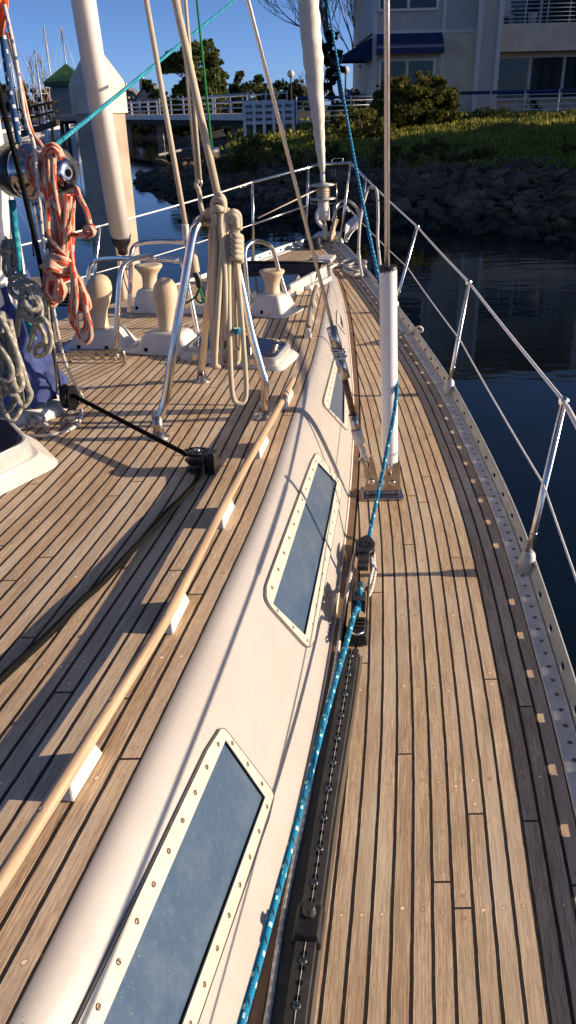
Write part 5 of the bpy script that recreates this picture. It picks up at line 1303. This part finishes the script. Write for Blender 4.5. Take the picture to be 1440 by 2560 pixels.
tree('oak_tree',828,75,238,75,47,'leafdark','dark evergreen oak with an open trunk between sail and building',n=(22,80),ls=.26,seed=41,crownbase=.30,lobes=[(-.3,.4,.6,.5,.5),(.3,.0,.6,.5,.5),(-.2,-.55,.5,.45,.4),(.5,.55,.35,.35,.25)])
tree('oak_tree',925,70,238,46,48,'leafdark','dark leafy tree close against the left wall of the building',n=(16,70),ls=.24,seed=43,crownbase=.30)
tree('hedge',885,226,250,110,46,'leafdark','clipped dark hedge behind the blue topped railing','hedge',n=(26,60),ls=.16,seed=44,crownbase=0)
tree('bush',1040,178,345,235,36,'leafbush','large rounded yellow green bush in front of the building','bush',n=(95,130),ls=.15,seed=51,crownbase=0,lobes=[(-.45,.25,.45,.7,.3),(.0,.35,.6,.62,.45),(.42,.05,.55,.7,.4),(-.55,-.4,.5,.55,.3),(.15,-.3,.85,.6,.5)])
tree('bush',905,270,365,150,33,'leafbush','low dark green bush sloping down left of the large bush','bush',n=(40,90),ls=.13,seed=52,crownbase=0)
tree('bush',1195,275,312,90,35.5,'leafbush','small bush at the right foot of the large bush by the railing','bush',n=(22,60),ls=.12,seed=53,crownbase=0)
tree('bush',835,345,400,60,27,'leafolive','small pale flowering bush on the bank behind the furled sail','bush',n=(16,60),ls=.11,seed=54,crownbase=0)
tree('bush',1075,350,410,90,27,'leafbush','low leafy clump in the middle of the bank','bush',n=(22,60),ls=.12,seed=55,crownbase=0)
tree('bush',640,345,425,160,30,'leafbush','low dark bush on the bank left of the furled sail','bush',n=(34,70),ls=.13,seed=56,crownbase=0)
tree('potted_shrub',1330,253,290,44,40.6,'leafdark','small round clipped shrub behind the railing below the windows','shrub',n=(12,60),ls=.1,seed=57,crownbase=.1)
for i,(px,py,wd,l) in enumerate(((1010,392,70,'low clump of greenery at the rock edge just right of the steel rod'),(1130,400,80,'low clump of greenery at the rock edge, middle of the bank'),(1215,396,60,'small clump of greenery left of the two big boulders'),(1420,388,70,'low clump of greenery above the big boulders at the right edge'),(960,372,70,'low dark clump of greenery behind the blue sheet'),(760,395,80,'low dark clump of greenery behind the pulpit, left of the sail'),(560,392,90,'low dark clump of greenery on the left part of the bank'))):
    tree('bush',px,py-26,py+34,wd,25.5 if px>700 else 30,'leafbush',l,'bush',n=(16,60),ls=.11,seed=120+i,group='low bushes along the rock edge',crownbase=0)
# ---- the building on the bank
YB=42.0
def bxx(px,py=150): return atY(px,py,YB).x
def bz(py,px=1200): return atY(px,py,YB).z
bl=thing('waterfront_building',(bxx(1180),YB,.8),'two storey grey waterfront building with beige panels and a balcony','building')
def B_(name,x0,x1,y0,y1,z0,z1,m,par=bl,bev=0):
    mb=MB(); mb.box(((x0+x1)/2,(y0+y1)/2,(z0+z1)/2),(x1-x0,y1-y0,z1-z0)); return mb.build(name,m,par,bevel=bev)
xL,x1,x2,x3=bxx(933),bxx(1102),bxx(1186),bxx(1243); x4=x3+5.2; x5=x4+1.1; x6=x5+5.2; x7=x6+1.1
ZT=9.0; zA=bz(76); zM=zA
B_('wall',xL,x2+.1,YB,YB+11,.4,zM-.06,'stucco'); B_('upper_wall',xL,x2+.1,YB,YB+11,zM+.06,ZT,'panel')
B_('band',xL-.03,x2+.1,YB-.05,YB+.02,zM-.07,zM+.07,'trim')
B_('corner_trim',xL-.04,xL+.16,YB-.045,YB+.1,.4,ZT-.003,'trim'); B_('panel_trim',x1-.02,x1+.12,YB-.04,YB+.1,.4,ZT-.004,'trim')
for a,b in ((x2,x3),(x4,x5),(x6,x7)):
    B_('column',a,b,YB-.32,YB+11,.4,ZT-.006,'siding'); B_('column_trim',a-.03,a+.17,YB-.36,YB-.2,.41,ZT-.01,'trim'); B_('column_trim',b-.17,b+.03,YB-.36,YB-.2,.41,ZT-.01,'trim')
zf0,zf1=bz(128,1340),bz(58,1340)
def winset(name,x0,x1,z0,z1,y,n,par=bl,blind=True):
    fr=MB(); t=.10
    fr.box(((x0+x1)/2,y,z1-t/2),(x1-x0,.12,t)); fr.box(((x0+x1)/2,y,z0+t/2),(x1-x0,.12,t))
    for i in range(n+1):
        x=lerp(x0+t/2,x1-t/2,i/n); fr.box((x,y-.001,(z0+z1)/2),(t,.122,z1-z0-2*t-.002))
    o=fr.build(name,'wtrim',par)
    for i in range(n):
        a=lerp(x0,x1,i/n)+t*.9; b=lerp(x0,x1,(i+1)/n)-t*.9; g=MB(); g.box(((a+b)/2,y+.02,(z0+z1)/2),(b-a,.02,z1-z0-2*t+.02)); g.build('window_pane','winglass',o)
    return o
winset('window',bxx(948),bxx(1088),bz(245,1010),bz(147,1010),YB-.05,2)
winset('window',bxx(945,10),bxx(1096,10),bz(28,1010),bz(-95,1010),YB-.05,2)
# recessed bays
for (a,b) in ((x3,x4),(x5,x6)):
    B_('balcony_front',a,b,YB-.1,YB+.12,zf0,zf1,'stucco'); B_('balcony_floor',a,b,YB+.121,YB+2.6,zf0+.05,zf1-.1,'stucco')
    B_('recess_wall',a,b,YB+2.6,YB+11,zf0,ZT-.02,'panel'); B_('ground_wall',a,b,YB+1.0,YB+11,.4,zf0-.0,'stucco')
    winset('bay_window',a+.15,b-.15,bz(250,1340),zf0-.12,YB+.95,3)
    winset('balcony_door',a+.6,b-.8,zf1+.05,zf1+2.3,YB+2.55,2)
    rb_=MB()
    for k in range(6): rb_.tube([(a+.02,YB-.02,zf1+.10+.16*k),(b-.02,YB-.02,zf1+.10+.16*k)],.016 if k<5 else .03,6)
    n=5
    for k in range(n+1): xx=lerp(a+.12,b-.12,k/n); rb_.tube([(xx,YB-.0,zf1),(xx,YB-.0,zf1+.92)],.026,6)
    rb_.build('balcony_railing','railwhite',bl)
B_('far_wall',x7,x7+14,YB,YB+11,.4,ZT-.008,'panel')
mb=MB(); P0=[(xL-.7,YB-.9,ZT),(x7+14.5,YB-.9,ZT),(x7+14.5,YB+11.7,ZT),(xL-.7,YB+11.7,ZT)]; mb.prism([V3(p) for p in P0],V3((0,0,.22))); mb.build('eaves','trim',bl)
mb=MB(); mb.v=[(xL-.6,YB-.8,ZT+.22),(x7+14,YB-.8,ZT+.22),(x7+14,YB+11.5,ZT+.22),(xL-.6,YB+11.5,ZT+.22),(xL+3,YB+5,ZT+1.2),(x7+11,YB+5,ZT+1.2)]; 
for f in ((0,1,5,4),(1,2,5),(2,3,4,5),(3,0,4)): mb.face(f)
mb.build('roof','houseroof',bl)
def awning(name,P,Q,drop,lab=None,par=bl):   # P: two wall points at top, Q: two front points
    mb=MB(); a,b=P; c,d=Q; e,f=[q-UP*drop for q in (c,d)]
    mb.v=[tuple(v) for v in (a,b,d,c,e,f)]; mb.face((0,1,2,3)); mb.face((3,2,5,4)); 
    k=len(mb.v); mb.v+=[tuple(V3((a.x,a.y,e.z))),tuple(V3((b.x,b.y,f.z)))]; mb.face((0,3,4,k)); mb.face((1,2,5,k+1)); o=mb.build(name,'awning',par); o.modifiers.new('t','SOLIDIFY').thickness=.02; return o
za,zb_=bz(82,1010),bz(140,1010)
awning('awning',(V3((bxx(940),YB-.02,za)),V3((bxx(1101),YB-.02,za))),(V3((bxx(935),YB-.9,zb_+.28)),V3((bxx(1101),YB-.9,zb_+.28))),.24)
awning('side_awning',(V3((xL-.01,YB+3.5,za-.1)),V3((xL-.01,YB+.3,za-.1))),(V3((xL-1.35,YB+3.5,bz(150,900)+.25)),V3((xL-1.35,YB+.3,bz(150,900)+.25))),.25)
# things on the balcony
ch=thing('deck_chair',(bxx(1278,30),YB+.9,zf1),'white slatted chair on the balcony behind the railing','chair'); c=WL[ch.name]
def cb(name,dx,dy,dz,s,m='railwhite',rot=None):
    mb=MB(); mb.box(c+V3((dx,dy,dz)),s,rot); return mb.build(name,m,ch,bevel=.006)
cb('seat',0,0,.38,(.55,.5,.05)); cb('backrest',0,.27,.72,(.52,.05,.62),rot=Matrix.Rotation(-.25,3,'X'))
for a in (-.24,.24):
    cb('leg',a,-.2,.18,(.05,.05,.36)); cb('leg',a,.22,.18,(.05,.05,.36)); cb('armrest',a*1.1,.02,.60,(.07,.5,.04))
mb=MB(); q=V3((bxx(1340,40),YB+.5,zf1)); mb.lathe(q,UP,[(.17,0),(.20,.40),(.215,.42),(.20,.44),(.18,.43)],20); tag(mb.build('bucket','railwhite'),'white bucket standing on the balcony near the railing post','bucket')
for i in range(7):
    xx=lerp(x3+.5,x4-.5,i/6); 
# unseen building added on the right to put the bank in shade
wg=thing('added_shade_building',(27,24,.8),'unseen long grey building on the right, added to shade the bank','building')
for nm,a in (('wall',(19.5,36,16.5,31.2,.3,8.6,'siding')),):
    B_(nm,*a,par=wg)
mb=MB(); mb.prism([V3(p) for p in ((18.9,16,8.6),(36.5,16,8.6),(36.5,31.7,8.6),(18.9,31.7,8.6))],V3((0,0,.25))); mb.build('eaves','trim',wg)
for k in range(4): winset('window',0,0,0,0,0,1,wg) if False else None
for z0,z1_ in ((1.9,3.6),(5.4,7.2)):
    for k in range(5):
        yy=18.2+k*2.6; mb=MB(); mb.box((19.46,yy,(z0+z1_)/2),(.1,1.5,z1_-z0)); fo=mb.build('window_frame','wtrim',wg); mb=MB(); mb.box((19.40,yy,(z0+z1_)/2),(.04,1.3,z1_-z0-.2)); mb.build('window_pane','winglass',fo)
for i,(x,y,h,l) in enumerate(((21,36.5,6.5,'unseen broad dark tree added to shade the gap between the buildings'),(23,40.0,8.5,'unseen taller dark tree added for shade at the right of the waterfront building'),(20.5,35.3,5.2,'unseen dark tree added for shade by the end wall of the added building'))):  # unseen trees added to dapple the sun coming through the gap
    rnd=random.Random(90+i); t=thing('added_shade_tree',(x,y,.8),l,'tree'); mb=MB(); mb.tube([V3((x,y,.8)),V3((x,y,h*.7))],[.18,.08],7); mb.build('trunk','bark',t); cm=MB(); crown(cm,(x,y,h*.62),1.7,1.7,h*.36,26,50,.34,rnd); cm.build('crown','leafdark',t,recalc=False)
# ---- railings on the bank top
def railing(name,pts,label,step=1.5,h=1.05,top='railblue',nr=5,r=.02,postr=.03,topr=.065,bend=.18,group=None,zf=None):
    P=[]
    L=sum((V3(b)-V3(a)).length for a,b in zip(pts,pts[1:])); t=thing(name,pts[0],label,'railing',group)
    for a,b in zip(pts,pts[1:]):
        a,b=V3(a),V3(b); d=(b-a); n=max(1,int(round(d.length/step))); dn=d.normalized(); nrm=V3((dn.y,-dn.x,0)); 
        if nrm.y>0: nrm=-nrm
        rl=MB()
        for k in range(nr): zz=h*(.10+.78*k/(nr-1)); rl.tube([a+UP*zz,b+UP*zz],r,6)
        rl.build('rails','railwhite',t)
        tp=MB(); tp.tube([a+UP*h,b+UP*h],topr,8); tp.build('top_rail',top,t)
        for i in range(n+1):
            p=a.lerp(b,i/n); mb=MB(); mb.tube(cat([p+nrm*.05,p+nrm*.05+UP*h*.7,p+nrm*.06+UP*h*.95,p+nrm*.02+UP*(h+.05)],4),postr,7); mb.build('post','railwhite',t)
    return t
ra=atY(735,300,43); rbp=atY(940,292,40.2)
YR=39.0; zr=lambda px,py: atY(px,py,YR).z
pA=atY(1148,297,YR); pB=atY(1440,290,YR); pB.z=pA.z=(pA.z+pB.z)/2
railing('railing',[pA-V3((.2,0,0)),pB+V3((14,0,0))],'white horizontal bar railing with navy top rail right of the large bush',h=zr(1300,229)-pA.z)
a=atY(742,311,YR+.5); b=atY(945,305,YR+.2); a.z=b.z=(a.z+b.z)/2
railing('railing',[a,b],'white horizontal bar railing with navy top rail left of the large bush',h=atY(850,243,YR).z-a.z,step=1.42)
# lattice screen
ls_=thing('lattice_screen',atY(670,320,41.5),'white slotted timber screen at the right end of the footbridge','screen')
xa,xb=atY(611,290,41.5).x,atY(733,290,41.5).x; z0,z1=atY(670,312,41.5).z,atY(670,250,41.5).z; yl=41.5
for k in range(6):
    x=lerp(xa,xb,k/5); mb=MB(); mb.box((x,yl-.08,(z0-.45+z1)/2),(.13,.12,z1-z0+.45)); mb.build('post','railwhite',ls_)
for k in range(4):
    z=lerp(z0+.10,z1-.12,k/3); mb=MB(); mb.box(((xa+xb)/2,yl,z),(xb-xa,.06,(z1-z0)/4*.60)); mb.build('board','railwhite',ls_)
mb=MB(); mb.box(((xa+xb)/2,yl+.25,(z0+z1)/2+.0),(xb-xa,.04,(z1-z0)*.9)); mb.build('backing','kiosk',ls_)
mb=MB(); mb.box((xb+.14,yl,(z0+z1)/2),(.16,.3,z1-z0+.1)); mb.build('end_panel','railblue',ls_)
# footbridge
br=thing('footbridge',atY(600,290,52),'footbridge with white railings crossing the channel behind the pile','footbridge')
q0=atY(612,284,50); q1=atY(335,288,76); dq=(q1-q0); q2=q0+dq*1.75; q0=q0-dq*.02
dn=V3((dq.x,dq.y,0)).normalized(); nr_=V3((dn.y,-dn.x,0)); nr_=-nr_ if nr_.y<0 else nr_
mb=MB(); mb.prism([q0,q2,q2+nr_*2.4,q0+nr_*2.4],V3((0,0,-.34))); mb.build('deck_slab','trim',br)
mb=MB(); mb.prism([q0-UP*.345+nr_*.3,q2-UP*.345+nr_*.3,q2-UP*.345+nr_*2.1,q0-UP*.345+nr_*2.1],V3((0,0,-.35))); mb.build('girder','darkwood',br)
Lb=(q2-q0).length; n=int(Lb/3.1)
for side in (0.06,2.34):
    mb=MB()
    for h in (.30,.62,.98): mb.tube([q0+nr_*side+UP*h,q2+nr_*side+UP*h],.035,6)
    mb.build('handrail','railwhite',br)
    for k in range(n+1):
        p=q0.lerp(q2,k/n)+nr_*side; mb=MB(); mb.box(p+UP*.55,(.09,.09,1.1)); mb.build('post','railwhite',br)
for t in (.12,.30,.5,.75):
    p=q0.lerp(q2,t)+nr_*1.2; mb=MB(); mb.box((p.x,p.y,(p.z-.7-2.2)/2),(.5,.5,p.z-.7+2.2)); mb.build('pier','concrete',br)
mb=MB(); p=q0.lerp(q2,.05)+nr_*1.2; mb.box((p.x+1.2,p.y,p.z-1.2),(3.6,3,1.5)); mb.build('abutment','concrete',br)
# pipe on the shore
a=atY(395,388,38); b=atY(560,352,50); mb=MB(); mb.tube([a,b],.06,8); tag(mb.build('shore_pipe','kiosk'),'pale pipe slanting down the dark shore to the cove','pipe')
# ---- concrete pile with painted cap
PY=10.0; c=atY(270,450,PY); pl=thing('mooring_pile',(c.x,PY,-3),'square concrete mooring pile with a cream pointed cap','pile')
Rp=Matrix.Rotation(rad(-31),3,'Z'); s=.203
mb=MB(); z1=atY(265,278,PY).z; P=[V3((c.x,PY,0))+Rp@V3((sx*s,sy*s,0)) for sx,sy in ((-1,-1),(1,-1),(1,1),(-1,1))]
pc=[]
for i in range(4):
    a,b,d_=P[i],P[i-1],P[(i+1)%4]; pc+= [a.lerp(b,.06),a.lerp(d_,.06)]
mb.prism([p+UP*-4 for p in pc],UP*(z1+4)); mb.build('shaft','concrete',pl)
mb=MB(); cc=V3((c.x,PY,0)); z2=atY(265,212,PY).z; z3=atY(240,100,PY).z
r1=[cc+(p-cc)*1.13+UP*(z1-.02) for p in pc]; r2=[cc+(p-cc)*1.13+UP*z2 for p in pc]; r3=[cc+(p-cc)*.06+UP*z3 for p in pc]; r4=[cc+(p-cc)*1.05+UP*(z2+.05) for p in pc]
mb.grid([q+[q[0]] for q in (r1,r2,r4,r3)],sm=False); mb.face([len(mb.v)-9+i for i in range(8)]); mb.build('cap','cap',pl)
mb=MB(); q=atY(322,244,PY-.28); mb.lathe(q,V3((.6,-.8,0)),[(.012,0),(.012,.01)],8); mb.build('cap_screw','screw',pl)
# near dock finger
mb=MB(); q=onZ(165,712,-.62); q2_=onZ(60,722,-.62); mb.box(V3((q.x-1.6,q.y+.2,-.72)),(3.4,.9,.2)); tag(mb.build('dock_finger','dock',bevel=.01),'weathered brown floating dock finger just outside the port rail','dock')
mb=MB(); cpt=surf(185,765); pts=[cpt+V3((math.cos(t)*(.16+.012*t/6),math.sin(t)*(.10),.01+.004*t)) for t in [i*.4 for i in range(48)]]; tag((lambda m:(m.tube(pts,.008,6),m.build('dark_coil','r_black'))[1])(MB()),'flat coil of dark rope on the port side deck behind the ventilators','coiled rope')
# ---- kiosk and gangway
YK=55; kx0,kx1=atY(131,250,YK).x,atY(205,250,YK).x; kz0,kz1=atY(168,302,YK).z,atY(168,204,YK).z; kw=kx1-kx0; kcx=(kx0+kx1)/2
kk=thing('dock_kiosk',(kcx,YK,kz0),'small grey kiosk with a green pyramid roof standing over the water','kiosk')
mb=MB(); mb.box((kcx,YK+kw/2,(kz0+kz1)/2),(kw,kw,kz1-kz0)); mb.build('wall','kiosk',kk); mb=MB(); mb.box((kcx,YK+kw/2,kz0+.12),(kw+.25,kw+.25,.26)); mb.build('base','kiosk',kk)
mb=MB(); e=kw*.66; zt=atY(172,156,YK).z; mb.v=[(kcx-e,YK+kw/2-e,kz1+.02),(kcx+e,YK+kw/2-e,kz1+.02),(kcx+e,YK+kw/2+e,kz1+.02),(kcx-e,YK+kw/2+e,kz1+.02)]+[(kcx-e,YK+kw/2-e,kz1-.25),(kcx+e,YK+kw/2-e,kz1-.25),(kcx+e,YK+kw/2+e,kz1-.25),(kcx-e,YK+kw/2+e,kz1-.25),(kcx,YK+kw/2,zt)]
for f in ((0,1,8),(1,2,8),(2,3,8),(3,0,8),(0,4,5,1),(1,5,6,2),(2,6,7,3),(3,7,4,0)): mb.face(f)
mb.build('roof','roofgreen',kk)
mb=MB()
for q in ((0,1),(1,2),(2,3),(3,0)):
    pass
for dx,dy in ((.3,.2),(kw-.1,.2),(.3,kw-.2),(kw-.1,kw-.2)):
    mb=MB(); mb.tube([(kx0+dx,YK+dy,kz0),(kx0+dx,YK+dy,-3)],.13,8); mb.build('stilt','darkwood',kk)
gw=thing('gangway',atY(150,297,YK),'dark sloping gangway leading down left from the kiosk','gangway')
g0=atY(210,296,YK); g1_=atY(150,297,YK); g2=atY(40,330,YK-9)
mb=MB(); mb.prism([g0,g1_,g1_+V3((0,1.2,0)),g0+V3((0,1.2,0))],UP*-.3); mb.prism([g1_,g2,g2+V3((0,1.2,0)),g1_+V3((0,1.2,0))],UP*-.28); mb.build('ramp','darkwood',gw)
mb=MB()
for h in (.5,1.0): mb.tube([g1_+UP*h,g2+UP*h],.03,6); mb.tube([g1_+UP*h+V3((0,1.2,0)),g2+UP*h+V3((0,1.2,0))],.03,6)
mb.build('ramp_rail','darkwood',gw)
for k in range(7):
    p=g1_.lerp(g2,k/6); mb=MB(); mb.tube([p,p+UP*1.0],.03,5); mb.build('rail_post','darkwood',gw)
# ---- boats in the marina
def mkboat(px,Y_,L,hd,mh,label,mastpx=None,cover=True,stern=False):
    p=atY(px,300,Y_); x0=p.x; t=thing('moored_boat',(x0,Y_,WZ),label,'sailboat','sailboats moored in the marina')
    Rz=Matrix.Rotation(rad(hd),3,'Z'); T=lambda v:V3((x0,Y_,WZ))+Rz@V3(v)
    mb=MB(); rows=[]
    for i in range(13):
        s=i/12; xx=-L/2+L*s; hb=L*.155*math.sin(PI*min(1,(s*.62+.30)))**.8*(1 if s<.97 else .3); hb=hb*(1-(max(0,s-.6)/.4)**2.2*.97); fb=lerp(.95,1.35,s**1.5)*L/10
        rows.append([T((xx,hb,fb)),T((xx,hb*.96,fb*.5)),T((xx,hb*.75,0)),T((xx,0,-.35)),T((xx,-hb*.75,0)),T((xx,-hb*.96,fb*.5)),T((xx,-hb,fb)),T((xx,0,fb+.06)),T((xx,hb,fb))])
    mb.grid(rows,sm=True); mb.face([0,1,2,3,4,5,6,7]); mb.build('hull','boatwhite',t)
    mb=MB(); k=L/10; mb.box(T((.3*k,0,1.35*k)),(4.2*k,1.9*k,.5*k),Rz,taper=.86); mb.build('cabin','boatwhite',t,bevel=.08)
    mb=MB(); mb.box(T((.3*k,0,1.37*k)),(3.6*k,1.99*k,.16*k),Rz,taper=.94); mb.build('cabin_window','boatblue',t)
    mb=MB(); m0=T((.9*k,0,1.2*k)); m1=T((.9*k,0,0)); m1.z=mh; mb.tube([m0,m1],[.09,.06],8); mst=mb.build('mast','mastgrey',t)
    mb=MB(); mz=(mh+WZ)*.5; mb.tube([T((.9*k,-.75*k,0))+UP*(mh-WZ)*.55,T((.9*k,.75*k,0))+UP*(mh-WZ)*.55],.035,5); mb.build('spreader','mastgrey',mst)
    mb=MB(); mb.tube([m1,T((L*.48,0,1.3*k))],.022,4); mb.tube([m1,T((-L*.47,0,1.1*k))],.022,4); mb.tube([m1,T((.9*k,1.45*k,1.1*k))],.016,4); mb.tube([m1,T((.9*k,-1.45*k,1.1*k))],.016,4); mb.build('stays','mastgrey',mst)
    if cover: mb=MB(); mb.tube([T((.8*k,0,2.2*k)),T((-3.2*k,0,2.1*k))],[.22*k,.12*k],8); mb.build('sail_cover','boatblue',t)
    return t
mkboat(46,96,11,60,9.0,'white sloop at the far left of the marina seen past the ropes')
mkboat(72,80,8.5,-150,7.2,'white sloop with navy sail cover lying below the gangway')
mkboat(96,82,10,-38,6.3,'white bowed sloop facing right just left of the kiosk',cover=False)
mkboat(140,90,12,100,8.9,'white sloop moored behind the kiosk, left of its roof')
mkboat(171,86,11,75,8.5,'white sloop behind the kiosk whose mast rises over the roof tip')
mkboat(120,112,12,20,5.0,'distant sloop behind the others with a short pale mast')
mkboat(252,88,12,80,8.9,'white sloop behind the concrete pile with its mast beside the cap')
mkboat(20,108,10,10,7.5,'distant sloop partly hidden behind the gangway')
mb=MB(); a=atY(0,322,98); mb.box((a.x+8,98,-.75),(60,1.4,.4)); tag(mb.build('marina_pontoon','kiosk'),'long grey pontoon the marina boats lie against','pontoon')
for i,(px,l) in enumerate(((110,'white mooring post left of the kiosk'),(128,'thin brown mooring post at the left edge of the kiosk'),(205,'mooring post behind the right kiosk stilt'))):
    p=atY(px,300,72+i*3); mb=MB(); mb.tube([(p.x,p.y,-2),(p.x,p.y,.9)],.14,8); mb.lathe((p.x,p.y,.9),UP,[(.15,0),(.02,.2)],8); tag(mb.build('mooring_post','railwhite' if i!=1 else 'darkwood'),l,'post','mooring posts')
# ---- houses and lamps behind
def house(px,pyt,pyb,wd,Y_,label,gable=True,chim=True,seed=0):
    a,b=atY(px-wd/2,pyb,Y_),atY(px+wd/2,pyb,Y_); T=atY(px,pyt,Y_); g=.7; t=thing('house',((a.x+b.x)/2,Y_,g),label,'house'); w_=b.x-a.x; cx=(a.x+b.x)/2; ze=g+(T.z-g)*.5
    mb=MB(); mb.box((cx,Y_+4,(g+ze)/2),(w_,8,ze-g)); k=len(mb.v); mb.v+=[(a.x,Y_,ze),(b.x,Y_,ze),(cx,Y_,T.z)]; mb.face((k,k+1,k+2)); mb.build('wall','housewall',t)
    mb=MB(); 
    for s_ in (-1,1): mb.prism([V3((cx,Y_-.3,T.z)),V3((cx+s_*(w_/2+.4),Y_-.3,ze-.25)),V3((cx+s_*(w_/2+.4),Y_+8.3,ze-.25)),V3((cx,Y_+8.3,T.z))],V3((0,0,.18)))
    rf=mb.build('roof','houseroof',t)
    if chim: mb=MB(); mb.box((cx-w_*.33,Y_+3,T.z-.1),(.7,.7,2.0)); mb.build('chimney','stucco',rf)
    for dx in (-.2,.2):
        mb=MB(); mb.box((cx+dx*w_,Y_-.03,lerp(g,ze,.6)),(.9,.1,1.2)); mb.build('window','winglass',t)
house(372,208,262,60,135,'gabled grey house with a chimney beyond the bridge, left of the olive tree')
house(322,222,268,40,140,'small gabled house just right of the pile cap'); house(900,215,250,60,110,'gabled house seen between the bare trees',chim=False); house(20,225,270,60,140,'house at the far left behind the masts',chim=False)
for px,pt,Y_,l in ((727,186,62,'globe lamp post left of the furled sail'),(864,176,60,'globe lamp post beside the bare tree')):
    T=atY(px,pt,Y_); g=gh(T.x,Y_); t=thing('street_lamp',(T.x,Y_,g),l,'street lamp','globe street lamps'); mb=MB(); mb.tube([(T.x,Y_,g),(T.x,Y_,T.z-.2)],[.08,.05],8); mb.build('pole','darkwood',t); mb=MB(); mb.lathe((T.x,Y_,T.z-.22),UP,[(.08,0),(.2,.1),(.26,.24),(.2,.40),(.08,.48)],14); mb.build('globe','lampglobe',t)
